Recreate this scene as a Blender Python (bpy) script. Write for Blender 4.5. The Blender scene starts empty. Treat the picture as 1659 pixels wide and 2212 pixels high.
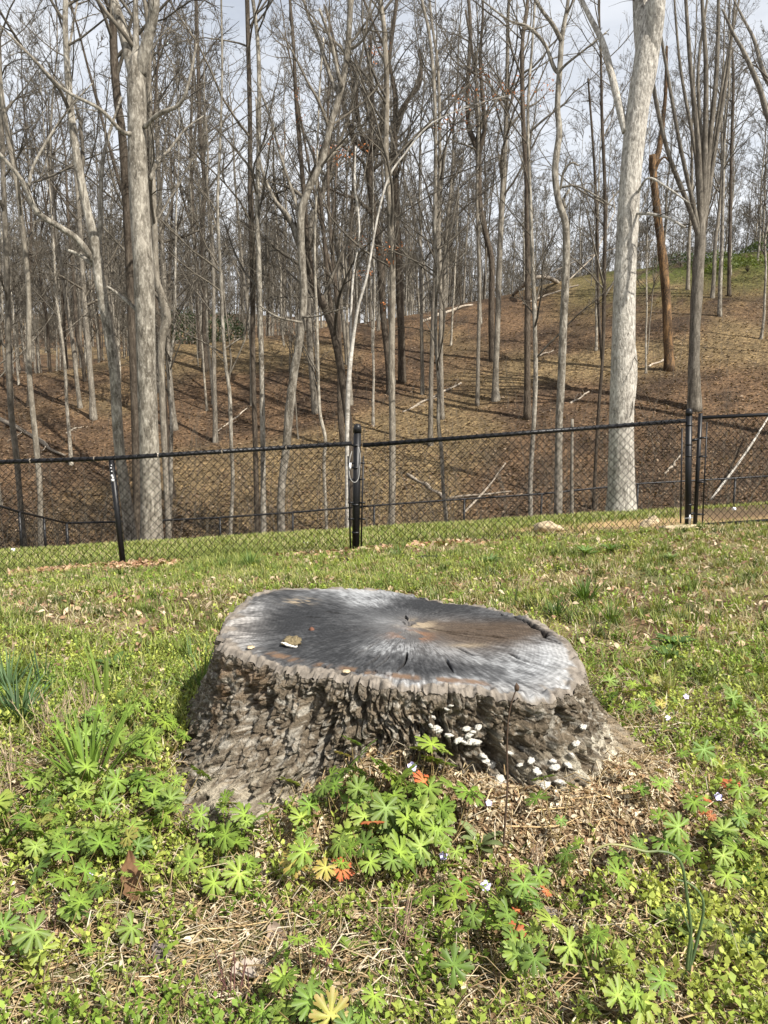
import bpy, math
import numpy as np

rng = np.random.default_rng(11)
scn = bpy.context.scene
COL = scn.collection
PI = math.pi

# ------------------------------------------------------------------ camera, sky, sun, exposure
CAM = np.array([0.0, 0.0, 1.1])
PITCH = math.radians(8.0)
cam_d = bpy.data.cameras.new("camera")
cam_o = bpy.data.objects.new("camera", cam_d)
COL.objects.link(cam_o)
cam_o.location = CAM
cam_o.rotation_euler = (PI / 2 - PITCH, 0, 0)
cam_d.sensor_fit = 'VERTICAL'
cam_d.sensor_height = 36.0
cam_d.lens = 26.0
cam_d.clip_start = 0.05
cam_d.clip_end = 2000
scn.camera = cam_o

SUN_EL = math.radians(47)
SUN_AZ = math.radians(134)            # compass from +Y towards +X: behind the camera, to its right
sun_dir = np.array([math.sin(SUN_AZ) * math.cos(SUN_EL), math.cos(SUN_AZ) * math.cos(SUN_EL), math.sin(SUN_EL)])

world = bpy.data.worlds.new("World")
scn.world = world
world.use_nodes = True
wn = world.node_tree
for n in list(wn.nodes):
    wn.nodes.remove(n)
w_out = wn.nodes.new('ShaderNodeOutputWorld')
w_bg = wn.nodes.new('ShaderNodeBackground')
w_sky = wn.nodes.new('ShaderNodeTexSky')
w_sky.sky_type = 'NISHITA'
w_sky.sun_disc = False
w_sky.sun_elevation = SUN_EL
w_sky.sun_rotation = SUN_AZ
w_sky.air_density = 1.0
w_sky.dust_density = 2.6
w_sky.ozone_density = 1.2
w_bg.inputs['Strength'].default_value = 0.07
w_tc = wn.nodes.new('ShaderNodeTexCoord')
w_map = wn.nodes.new('ShaderNodeMapping')
w_map.inputs['Scale'].default_value = (1.6, 1.6, 4.5)
w_noise = wn.nodes.new('ShaderNodeTexNoise')
w_noise.inputs['Scale'].default_value = 2.2
w_noise.inputs['Detail'].default_value = 6
w_noise.inputs['Roughness'].default_value = 0.6
w_ramp = wn.nodes.new('ShaderNodeMapRange')
w_ramp.inputs['From Min'].default_value = 0.36
w_ramp.inputs['From Max'].default_value = 0.66
w_ramp.inputs['To Min'].default_value = -0.28
w_ramp.inputs['To Max'].default_value = -0.62
w_mix = wn.nodes.new('ShaderNodeMix')
w_mix.data_type = 'RGBA'
w_mix.inputs['B'].default_value = (9.0, 9.2, 9.5, 1)      # thin high cloud
wn.links.new(w_tc.outputs['Generated'], w_map.inputs['Vector'])
wn.links.new(w_map.outputs['Vector'], w_noise.inputs['Vector'])
wn.links.new(w_noise.outputs['Fac'], w_ramp.inputs['Value'])
w_sep = wn.nodes.new('ShaderNodeSeparateXYZ')
wn.links.new(w_tc.outputs['Generated'], w_sep.inputs[0])


def w_math(op, a, b):
    n = wn.nodes.new('ShaderNodeMath')
    n.operation = op
    for k, v in enumerate((a, b)):
        if isinstance(v, (int, float)):
            n.inputs[k].default_value = v
        else:
            wn.links.new(v, n.inputs[k])
    return n.outputs[0]


w_el = w_math('MAXIMUM', w_sep.outputs['Z'], 0.06)
w_tau = w_math('DIVIDE', w_ramp.outputs['Result'], w_el)
w_tr = w_math('POWER', 2.71828, w_tau)
w_cov = w_math('SUBTRACT', 1.0, w_tr)
wn.links.new(w_cov, w_mix.inputs['Factor'])
wn.links.new(w_sky.outputs['Color'], w_mix.inputs['A'])
wn.links.new(w_mix.outputs['Result'], w_bg.inputs['Color'])
wn.links.new(w_bg.outputs['Background'], w_out.inputs['Surface'])

sun_l = bpy.data.lights.new("sun", 'SUN')
sun_l.energy = 5.0
sun_l.angle = math.radians(0.53)
sun_l.color = (1.0, 0.95, 0.87)
sun_o = bpy.data.objects.new("sun", sun_l)
COL.objects.link(sun_o)
sun_o.location = (6, -8, 12)
from mathutils import Vector
sun_o.rotation_euler = Vector(sun_dir).to_track_quat('Z', 'Y').to_euler()

scn.view_settings.view_transform = 'Standard'
scn.view_settings.look = 'None'
scn.view_settings.exposure = 0.82
scn.view_settings.gamma = 1.0

# ------------------------------------------------------------------ helpers: photograph pixel -> place
CP, SP = math.cos(PITCH), math.sin(PITCH)
FOC = 1597.0


def ray(px, py):
    xc = (px - 829.5) / FOC
    yc = (1106 - py) / FOC
    return np.array([xc, CP + yc * SP, -SP + yc * CP])


def at(px, py, Y):
    d = ray(px, py)
    return CAM + d * (Y / d[1])


def on_z(px, py, z):
    d = ray(px, py)
    return CAM + d * ((z - CAM[2]) / d[2])


# ------------------------------------------------------------------ noise
def _h(ix, iy, iz, seed):
    h = (ix.astype(np.int64) * 73856093) ^ (iy.astype(np.int64) * 19349663) ^ (iz.astype(np.int64) * 83492791) ^ (seed * 2654435761)
    h &= 0xffffffff
    h = ((h ^ (h >> 15)) * 2246822519) & 0xffffffff
    h = ((h ^ (h >> 13)) * 3266489917) & 0xffffffff
    h ^= h >> 16
    return h.astype(np.float64) / 4294967295.0


def vnoise(x, y, z=None, seed=0):
    x = np.asarray(x, float)
    y = np.asarray(y, float) + 0 * x
    z = np.zeros_like(x) if z is None else np.asarray(z, float) + 0 * x
    ix, iy, iz = np.floor(x), np.floor(y), np.floor(z)
    fx, fy, fz = x - ix, y - iy, z - iz
    ux, uy, uz = fx * fx * (3 - 2 * fx), fy * fy * (3 - 2 * fy), fz * fz * (3 - 2 * fz)
    r = 0
    for dx in (0, 1):
        for dy in (0, 1):
            for dz in (0, 1):
                w = (ux if dx else 1 - ux) * (uy if dy else 1 - uy) * (uz if dz else 1 - uz)
                r = r + w * _h(ix + dx, iy + dy, iz + dz, seed)
    return r


def fbm(x, y, z=None, oct=4, seed=0, gain=0.5):
    a, s, t = 1.0, 0.0, 0.0
    f = 1.0
    for o in range(oct):
        s = s + a * vnoise(np.asarray(x) * f, np.asarray(y) * f, None if z is None else np.asarray(z) * f, seed + o * 17)
        t += a
        a *= gain
        f *= 2.03
    return s / t


def worley(x, y, seed=0):
    ix, iy = np.floor(x), np.floor(y)
    f1 = np.full(np.shape(x), 9.0)
    f2 = np.full(np.shape(x), 9.0)
    cid = np.zeros(np.shape(x))
    for dx in (-1, 0, 1):
        for dy in (-1, 0, 1):
            cx, cy = ix + dx, iy + dy
            z0 = np.zeros_like(cx)
            px = cx + 0.5 + (_h(cx, cy, z0, seed) - 0.5) * 0.9
            py = cy + 0.5 + (_h(cx, cy, z0, seed + 5) - 0.5) * 0.9
            d = np.hypot(px - x, py - y)
            c = _h(cx, cy, z0, seed + 9)
            closer = d < f1
            f2 = np.where(closer, f1, np.minimum(f2, d))
            cid = np.where(closer, c, cid)
            f1 = np.where(closer, d, f1)
    return f1, f2, cid


def sstep(a, b, x):
    t = np.clip((np.asarray(x, float) - a) / (b - a), 0, 1)
    return t * t * (3 - 2 * t)


def mixc(a, b, t):
    t = np.asarray(t)[..., None]
    return np.asarray(a) * (1 - t) + np.asarray(b) * t


# ------------------------------------------------------------------ mesh and object helpers
def make_mesh(name, V, faces, mat=None, col=None, smooth=True):
    V = np.asarray(V, dtype=np.float32).reshape(-1, 3)
    if not isinstance(faces, (list, tuple)):
        faces = [faces]
    faces = [np.asarray(f, dtype=np.int32) for f in faces if len(f)]
    me = bpy.data.meshes.new(name)
    me.vertices.add(len(V))
    me.vertices.foreach_set('co', V.ravel())
    loops = np.concatenate([f.ravel() for f in faces])
    starts, s = [], 0
    for f in faces:
        starts.append(s + np.arange(len(f), dtype=np.int32) * f.shape[1])
        s += f.size
    me.loops.add(len(loops))
    me.loops.foreach_set('vertex_index', loops)
    starts = np.concatenate(starts).astype(np.int32)
    me.polygons.add(len(starts))
    me.polygons.foreach_set('loop_start', starts)
    if smooth:
        me.polygons.foreach_set('use_smooth', np.ones(len(starts), dtype=bool))
    me.update(calc_edges=True)
    if col is not None:
        col = np.asarray(col, dtype=np.float32)
        c4 = np.ones((len(V), 4), dtype=np.float32)
        c4[:, :3] = col[:, :3]
        a = me.attributes.new('Col', 'FLOAT_COLOR', 'POINT')
        a.data.foreach_set('color', c4.ravel())
    if mat is not None:
        me.materials.append(mat)
    return me


def link(name, me, parent=None, loc=None):
    o = bpy.data.objects.new(name, me)
    COL.objects.link(o)
    if parent is not None:
        o.parent = parent
    if loc is not None:
        o.location = loc
    return o


def tag(o, label, cat, group=None, kind=None):
    o['label'] = label
    o['category'] = cat
    if group:
        o['group'] = group
    if kind:
        o['kind'] = kind
    return o


def thing(name, label, cat, loc, group=None):
    o = bpy.data.objects.new(name, None)
    o.empty_display_size = 0.1
    COL.objects.link(o)
    o.location = [float(v) for v in loc]
    return tag(o, label, cat, group)


def copy_tree(o, parent=None):
    c = o.copy()
    COL.objects.link(c)
    c.parent = parent
    for ch in list(o.children):
        copy_tree(ch, c)
    return c


class Tubes:
    """many tapered tubes -> one mesh"""

    def __init__(self):
        self.b = []

    def add(self, P, R, sides=3, cap=False):
        P = np.asarray(P, float)
        R = np.asarray(R, float)
        if P.ndim == 2:
            P, R = P[None], R[None]
        self.b.append((P, R, sides, cap))

    def arrays(self, rough=0.0, rscale=3.0, zs=0.35, seed=3):
        Vs, Fs, base = [], [], 0
        for P, R, k, cap in self.b:
            B, n, _ = P.shape
            T = np.empty_like(P)
            T[:, 1:-1] = P[:, 2:] - P[:, :-2]
            T[:, 0] = P[:, 1] - P[:, 0]
            T[:, -1] = P[:, -1] - P[:, -2]
            T /= np.linalg.norm(T, axis=2, keepdims=True) + 1e-9
            mean = P[:, -1] - P[:, 0]
            mean /= np.linalg.norm(mean, axis=1, keepdims=True) + 1e-9
            ref = np.where(np.abs(mean[:, 2:3]) > 0.75, np.array([[1.0, 0.05, 0]]), np.array([[0.02, 0, 1.0]]))[:, None, :]
            N = np.cross(T, np.broadcast_to(ref, T.shape))
            N /= np.linalg.norm(N, axis=2, keepdims=True) + 1e-9
            Bn = np.cross(T, N)
            a = np.arange(k) / k * 2 * PI
            dirs = N[:, :, None, :] * np.cos(a)[None, None, :, None] + Bn[:, :, None, :] * np.sin(a)[None, None, :, None]
            rr = np.broadcast_to(R[:, :, None], (B, n, k)).copy()
            if rough and k > 5:
                C = P[:, :, None, :] + dirs * R[:, :, None, None]
                f = fbm(C[..., 0] * rscale, C[..., 1] * rscale, C[..., 2] * rscale * zs, 4, seed) - 0.5
                rr *= 1 + f * rough
            V = P[:, :, None, :] + dirs * rr[..., None]
            Vs.append(V.reshape(-1, 3))
            idx = base + np.arange(B * n * k).reshape(B, n, k)
            i0 = idx[:, :-1, :]
            i1 = idx[:, 1:, :]
            Fs.append(np.stack([i0, np.roll(i0, -1, 2), np.roll(i1, -1, 2), i1], -1).reshape(-1, 4))
            base += B * n * k
            if cap:
                ce = np.stack([P[:, 0], P[:, -1]], 1).reshape(-1, 3)
                Vs.append(ce)
                ci = base + np.arange(B * 2).reshape(B, 2)
                base += B * 2
                e0, e1 = idx[:, 0, :], idx[:, -1, :]
                f0 = np.stack([np.roll(e0, -1, 1), e0, np.broadcast_to(ci[:, :1], e0.shape)], -1).reshape(-1, 3)
                f1 = np.stack([e1, np.roll(e1, -1, 1), np.broadcast_to(ci[:, 1:], e1.shape)], -1).reshape(-1, 3)
                Fs.append(np.concatenate([f0, f1]))
        return np.concatenate(Vs), Fs

    def mesh(self, name, mat, origin=(0, 0, 0), **kw):
        V, F = self.arrays(**kw)
        return make_mesh(name, V - np.asarray(origin), F, mat)


def spline(pts, per=5):
    """Catmull-Rom through rows of pts (any number of columns)"""
    p = np.asarray(pts, float)
    if len(p) < 3:
        t = np.linspace(0, 1, per + 1)[:, None]
        return p[0] * (1 - t) + p[-1] * t
    q = np.concatenate([[2 * p[0] - p[1]], p, [2 * p[-1] - p[-2]]])
    out = []
    for i in range(1, len(q) - 2):
        t = np.linspace(0, 1, per, endpoint=False)[:, None]
        a, b, c, d = q[i - 1], q[i], q[i + 1], q[i + 2]
        out.append(0.5 * ((2 * b) + (c - a) * t + (2 * a - 5 * b + 4 * c - d) * t ** 2 + (3 * b - a - 3 * c + d) * t ** 3))
    out.append(p[-1:])
    return np.concatenate(out)


# ------------------------------------------------------------------ materials
def new_mat(name):
    m = bpy.data.materials.new(name)
    m.use_nodes = True
    nt = m.node_tree
    for n in list(nt.nodes):
        nt.nodes.remove(n)
    out = nt.nodes.new('ShaderNodeOutputMaterial')
    b = nt.nodes.new('ShaderNodeBsdfPrincipled')
    nt.links.new(b.outputs[0], out.inputs['Surface'])
    b.inputs['Specular IOR Level'].default_value = 0.25
    return m, nt, b, out


def n_noise(nt, vec, scale, detail=4, rough=0.6, dist=0.0):
    n = nt.nodes.new('ShaderNodeTexNoise')
    n.inputs['Scale'].default_value = scale
    n.inputs['Detail'].default_value = detail
    n.inputs['Roughness'].default_value = rough
    n.inputs['Distortion'].default_value = dist
    if vec is not None:
        nt.links.new(vec, n.inputs['Vector'])
    return n


def n_ramp(nt, fac, stops):
    r = nt.nodes.new('ShaderNodeValToRGB')
    el = r.color_ramp.elements
    while len(el) < len(stops):
        el.new(0.5)
    for e, (p, c) in zip(el, stops):
        e.position = p
        e.color = (*c, 1) if len(c) == 3 else c
    nt.links.new(fac, r.inputs['Fac'])
    return r


def n_map(nt, scale, coord='Object'):
    tc = nt.nodes.new('ShaderNodeTexCoord')
    mp = nt.nodes.new('ShaderNodeMapping')
    mp.inputs['Scale'].default_value = scale
    nt.links.new(tc.outputs[coord], mp.inputs['Vector'])
    return mp.outputs['Vector']


def n_mix(nt, a, b, fac, mode='MIX'):
    m = nt.nodes.new('ShaderNodeMix')
    m.data_type = 'RGBA'
    m.blend_type = mode
    for sock, v in (('A', a), ('B', b)):
        if isinstance(v, tuple):
            m.inputs[sock].default_value = (*v, 1)
        else:
            nt.links.new(v, m.inputs[sock])
    if isinstance(fac, (int, float)):
        m.inputs['Factor'].default_value = fac
    else:
        nt.links.new(fac, m.inputs['Factor'])
    return m.outputs['Result']


def n_bump(nt, b, height, dist, strength=1.0):
    bp = nt.nodes.new('ShaderNodeBump')
    bp.inputs['Distance'].default_value = dist
    bp.inputs['Strength'].default_value = strength
    nt.links.new(height, bp.inputs['Height'])
    nt.links.new(bp.outputs['Normal'], b.inputs['Normal'])
    return bp


def bark_mat(name, dark, mid, light, scale=6.0, zs=0.22, bump=0.02, patch=1.3, patch_amt=0.6, moss=0.0):
    m, nt, b, out = new_mat(name)
    v1 = n_map(nt, (scale, scale, scale * zs))
    f = n_noise(nt, v1, 1.0, 6, 0.65, 0.6)
    r = n_ramp(nt, f.outputs['Fac'], [(0.28, dark), (0.5, mid), (0.72, light)])
    v2 = n_map(nt, (patch, patch, patch * 0.55))
    g = n_noise(nt, v2, 1.0, 5, 0.62)
    pr = n_ramp(nt, g.outputs['Fac'], [(0.38, (0.55, 0.53, 0.5)), (0.5, (0.95, 0.94, 0.92)), (0.66, (1.25, 1.25, 1.23))])
    c = n_mix(nt, r.outputs['Color'], pr.outputs['Color'], patch_amt, 'MULTIPLY')
    v3 = n_map(nt, (22, 22, 14))
    s = n_noise(nt, v3, 1.0, 3, 0.6)
    sr = n_ramp(nt, s.outputs['Fac'], [(0.52, (0, 0, 0)), (0.78, (0.7, 0.7, 0.7))])
    c = n_mix(nt, c, tuple(min(1, x * 1.12) for x in light), sr.outputs['Color'])
    oi = nt.nodes.new('ShaderNodeObjectInfo')
    orr = n_ramp(nt, oi.outputs['Random'], [(0.0, (0.72, 0.7, 0.68)), (0.5, (0.98, 0.97, 0.96)), (1.0, (1.15, 1.12, 1.08))])
    c = n_mix(nt, c, orr.outputs['Color'], 1.0, 'MULTIPLY')
    nt.links.new(c, b.inputs['Base Color'])
    b.inputs['Roughness'].default_value = 0.9
    b.inputs['Specular IOR Level'].default_value = 0.1
    n_bump(nt, b, f.outputs['Fac'], bump)
    return m


def plain_mat(name, color, rough=0.8, noise=0.25, scale=20, bump=0.0, spec=0.25, metallic=0.0):
    m, nt, b, out = new_mat(name)
    v = n_map(nt, (scale, scale, scale))
    f = n_noise(nt, v, 1.0, 5, 0.6)
    lo = tuple(c * (1 - noise) for c in color)
    hi = tuple(min(1, c * (1 + noise)) for c in color)
    r = n_ramp(nt, f.outputs['Fac'], [(0.3, lo), (0.7, hi)])
    nt.links.new(r.outputs['Color'], b.inputs['Base Color'])
    b.inputs['Roughness'].default_value = rough
    b.inputs['Specular IOR Level'].default_value = spec
    b.inputs['Metallic'].default_value = metallic
    if bump:
        n_bump(nt, b, f.outputs['Fac'], bump)
    return m


def attr_mat(name, rough=0.85, transl=0.0, noise=0.2, scale=60, bump=0.0, spec=0.2, vary=0.0):
    m, nt, b, out = new_mat(name)
    a = nt.nodes.new('ShaderNodeAttribute')
    a.attribute_name = 'Col'
    c = a.outputs['Color']
    v = n_map(nt, (scale, scale, scale))
    f = n_noise(nt, v, 1.0, 5, 0.65)
    r = n_ramp(nt, f.outputs['Fac'], [(0.3, (1 - noise,) * 3), (0.7, (1 + noise,) * 3)])
    c = n_mix(nt, c, r.outputs['Color'], 1.0, 'MULTIPLY')
    if vary:
        oi = nt.nodes.new('ShaderNodeObjectInfo')
        orr = n_ramp(nt, oi.outputs['Random'], [(0.0, (1 - vary, 1 - vary * 0.7, 1 - vary)), (0.5, (1, 1, 1)), (1.0, (1 + vary * 1.1, 1 + vary * 0.6, 1 + vary * 0.2))])
        c = n_mix(nt, c, orr.outputs['Color'], 1.0, 'MULTIPLY')
    nt.links.new(c, b.inputs['Base Color'])
    b.inputs['Roughness'].default_value = rough
    b.inputs['Specular IOR Level'].default_value = spec
    if bump:
        n_bump(nt, b, f.outputs['Fac'], bump)
    if transl:
        t = nt.nodes.new('ShaderNodeBsdfTranslucent')
        tc = n_mix(nt, c, (1.25, 1.2, 0.55), 1.0, 'MULTIPLY')
        nt.links.new(tc, t.inputs['Color'])
        mx = nt.nodes.new('ShaderNodeMixShader')
        mx.inputs['Fac'].default_value = transl
        nt.links.new(b.outputs[0], mx.inputs[1])
        nt.links.new(t.outputs[0], mx.inputs[2])
        nt.links.new(mx.outputs[0], out.inputs['Surface'])
    return m


M = {}
M['pale'] = bark_mat('bark_pale_grey', (0.06, 0.053, 0.044), (0.205, 0.188, 0.158), (0.45, 0.425, 0.37), scale=14, zs=0.3, bump=0.02, patch=4.5, patch_amt=0.95)
M['pale_fine'] = bark_mat('bark_pale_furrowed', (0.085, 0.078, 0.068), (0.32, 0.305, 0.275), (0.58, 0.56, 0.51), scale=30, zs=0.3, bump=0.035, patch=2.5, patch_amt=0.6)
M['grey'] = bark_mat('bark_grey', (0.06, 0.053, 0.043), (0.155, 0.14, 0.116), (0.31, 0.285, 0.24), scale=12, bump=0.02, patch=1.8)
M['brown'] = bark_mat('bark_brown', (0.026, 0.021, 0.017), (0.066, 0.054, 0.042), (0.14, 0.118, 0.094), scale=14, bump=0.025, patch=1.6)
M['white'] = bark_mat('bark_white', (0.20, 0.185, 0.16), (0.44, 0.42, 0.38), (0.66, 0.64, 0.59), scale=7, zs=1.6, bump=0.006, patch=3.0, patch_amt=0.5)
M['dead'] = bark_mat('bark_peeled', (0.03, 0.024, 0.018), (0.075, 0.052, 0.035), (0.30, 0.18, 0.085), scale=5, zs=0.25, bump=0.03, patch=1.2, patch_amt=0.8)
M['twig'] = bark_mat('bark_twig', (0.045, 0.039, 0.031), (0.095, 0.085, 0.069), (0.19, 0.172, 0.142), scale=5, bump=0.0, patch=0.8, patch_amt=0.4)
M['log'] = bark_mat('weathered_log', (0.13, 0.105, 0.08), (0.30, 0.26, 0.21), (0.52, 0.47, 0.40), scale=10, zs=1.0, bump=0.01)
M['black'] = plain_mat('black_vinyl', (0.008, 0.008, 0.009), 0.42, 0.3, 40, spec=0.3)
M['wire'] = plain_mat('black_vinyl_wire', (0.007, 0.007, 0.007), 0.6, 0.2, 40, spec=0.15)
M['straw'] = attr_mat('straw', 0.85, 0.15, 0.2, 90)
M['blade'] = attr_mat('grass_blade', 0.6, 0.32, 0.2, 40, spec=0.3)
M['leaf'] = attr_mat('green_leaf', 0.5, 0.22, 0.18, 70, spec=0.3, vary=0.22)
M['weed'] = attr_mat('weed_leaf', 0.55, 0.3, 0.2, 60, spec=0.3)
M['dleaf'] = attr_mat('dead_leaf', 0.85, 0.15, 0.3, 50)
M['stump_bark'] = attr_mat('stump_bark', 0.95, 0, 0.4, 150, bump=0.012, spec=0.1)
M['stump_top'] = attr_mat('stump_cut_face', 0.9, 0, 0.16, 260, bump=0.0015, spec=0.15)
M['attr'] = attr_mat('painted_by_attribute', 0.8, 0, 0.15, 80)
M['rock'] = plain_mat('tan_rock', (0.46, 0.37, 0.24), 0.95, 0.35, 14, bump=0.03)
M['white_paint'] = plain_mat('white_paint', (0.8, 0.8, 0.8), 0.6, 0.04, 5)
M['roof'] = plain_mat('pale_shingle', (0.45, 0.45, 0.44), 0.9, 0.3, 8)
M['glass'] = plain_mat('window_glass', (0.12, 0.15, 0.18), 0.08, 0.1, 2, spec=0.6)

# ------------------------------------------------------------------ terrain
KY = np.array([-6, 0, 1.5, 2.4, 5, 8.3, 12.5, 14.2, 18.5, 21.5, 25.0])
KZ = np.array([0.1, 0.03, 0.0, 0.0, -0.2, -0.5, -0.94, -1.22, -2.57, -3.25, -3.35])
RU = np.array([-900, 0, 100, 200, 300, 400, 600, 760, 920, 1040, 1290, 1400, 1500, 1600, 1760, 2600])
RPY = np.array([830, 812, 806, 797, 776, 752, 724, 692, 664, 632, 590, 572, 556, 542, 535, 520])
RYD = np.array([44, 47, 48, 50, 52, 55, 58, 60, 62, 64, 66, 66, 66, 66, 66, 66])
VALLEY = 25.0
M_BUMPS = [(0.04, 1.96, 0.17, 0.30, 0.2), (0.66, 1.90, 0.10, 0.30, 0.24), (0.36, 1.76, 0.05, 0.2, 0.12)]


def ratio(py):
    yc = (1106 - py) / FOC
    return (-SP + yc * CP) / (CP + yc * SP)


def terrain(x, y, detail=True):
    x = np.asarray(x, float)
    y = np.asarray(y, float)
    # near half: lawn, bank, valley floor
    yy = np.clip(y, -6, VALLEY)
    base = 0
    for k, w in ((-0.8, .25), (0, .5), (0.8, .25)):
        base = base + w * np.interp(np.clip(yy + k * np.clip((yy - 6) / 6, 0, 1), -6, VALLEY), KY, KZ)
    tl = 0.064 * sstep(3, 8, y)
    tilt = np.where(x > 0, x * (tl + 0.012 * sstep(13, 18, y)), x * (tl - 0.03 * sstep(13, 18, y)))
    tilt = np.clip(tilt, -1.6, 1.6)
    near = base + tilt
    for bx, by, bh, sx, sy in M_BUMPS:
        near = near + bh * np.exp(-((x - bx) / sx) ** 2 - ((y - by) / sy) ** 2)
    # far half: wooded slope up to the ridge, then rolling ground beyond
    ys = np.maximum(y, 1.0)
    u = 829.5 + FOC * x / ys / 1.01
    rpy = np.interp(u, RU, RPY)
    ry = np.interp(u, RU, RYD)
    zr = CAM[2] + ratio(rpy) * ry
    zv = np.interp(VALLEY, KY, KZ) + np.clip(np.where(x > 0, x * 0.076, x * 0.034), -1.6, 1.6)
    t = np.clip((y - VALLEY) / (ry - VALLEY), 0, 1)
    slope = zv + (zr - zv) * (0.85 * t + 0.15 * t * t * (3 - 2 * t))
    over = np.maximum(y - ry, 0)
    rise = np.interp(u, [0, 500, 900, 1200, 1500], [0.17, 0.16, 0.12, 0.05, 0.02])
    beyond = zr - 3.0 * sstep(0, 22, over) + rise * np.maximum(over - 18, 0)
    far = np.where(y < ry, slope, beyond)
    bump = (fbm(x * 0.11, y * 0.11, None, 3, 41) - 0.5) * 1.3 * sstep(27, 40, y)
    z = np.where(y < VALLEY, near, far + bump)
    if detail:
        z = z + (fbm(x * 1.4, y * 1.4, None, 3, 5) - 0.5) * 0.05 * sstep(2.5, 5, y)
        z = z + (fbm(x * 7, y * 7, None, 3, 8) - 0.5) * 0.035 * (1 - sstep(8, 12, y))
    return z


def tz(x, y):
    return float(terrain(np.array([x]), np.array([y]))[0])


def hit(px, py, lo=0.6, hi=140.0):
    d = ray(px, py)
    ys = np.geomspace(lo, hi, 4000)
    X = CAM[0] + d[0] / d[1] * ys
    Z = CAM[2] + d[2] / d[1] * ys
    g = terrain(X, ys)
    below = np.nonzero(Z < g)[0]
    i = below[0] if len(below) else len(ys) - 1
    return np.array([X[i], ys[i], g[i]])


def ground_colour(x, y):
    """what the ground is made of where: soil, dead thatch, green thatch, leaf litter"""
    n1 = fbm(x * 0.9, y * 0.9, None, 4, 21)
    n2 = fbm(x * 4, y * 4, None, 4, 22)
    soil = np.array([0.12, 0.08, 0.05])
    thatch = np.array([0.24, 0.20, 0.11])
    green = np.array([0.10, 0.13, 0.04])
    c = mixc(soil, thatch, sstep(0.38, 0.6, n2))
    c = mixc(c, green, sstep(0.46, 0.62, n1) * 0.55)
    dry = np.clip(1.2 * np.exp(-((x - .62) / .36) ** 2 - ((y - 1.82) / .24) ** 2) + .9 * np.exp(-((x - .05) / .3) ** 2 - ((y - 1.85) / .2) ** 2) + .9 * np.exp(-((x - .56) / .14) ** 2 - ((y - 1.18) / .1) ** 2), 0, 1)
    c = mixc(c, np.array([0.36, 0.26, 0.15]), dry * (.45 + .55 * sstep(.4, .6, n2)))
    strip = sstep(8.3, 9.0, y) * (1 - sstep(13.5, 14.5, y))
    c = mixc(c, np.array([0.12, 0.16, 0.035]), strip * 0.8)
    tan = strip * sstep(1.3, 2.6, x + (n2 - 0.5) * 2.0) * (1 - sstep(9.8, 11.4, y + (n1 - .5)))
    c = mixc(c, np.array([0.42, 0.30, 0.16]), tan)
    dark = strip * sstep(3.2, 3.9, x - 0.08 * y) * sstep(9.3, 10, y)
    c = mixc(c, np.array([0.13, 0.09, 0.06]), dark * 0.9)
    litter = sstep(13.8, 15.2, y)
    lc = mixc(np.array([0.072, 0.052, 0.038]), np.array([0.135, 0.092, 0.06]), sstep(0.35, 0.65, n1))
    lc = mixc(lc, np.array([0.21, 0.165, 0.095]), sstep(0.5, 0.7, fbm(x * 0.12, y * 0.12, None, 3, 31)) * 0.7)
    u = 829.5 + FOC * x / np.maximum(y, 1)
    moss = sstep(44, 62, y) * sstep(1100, 1400, u)
    lc = mixc(lc, np.array([0.06, 0.08, 0.02]), moss * sstep(0.3, 0.55, n1) * 0.95)
    return mixc(c, lc, litter)


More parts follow.
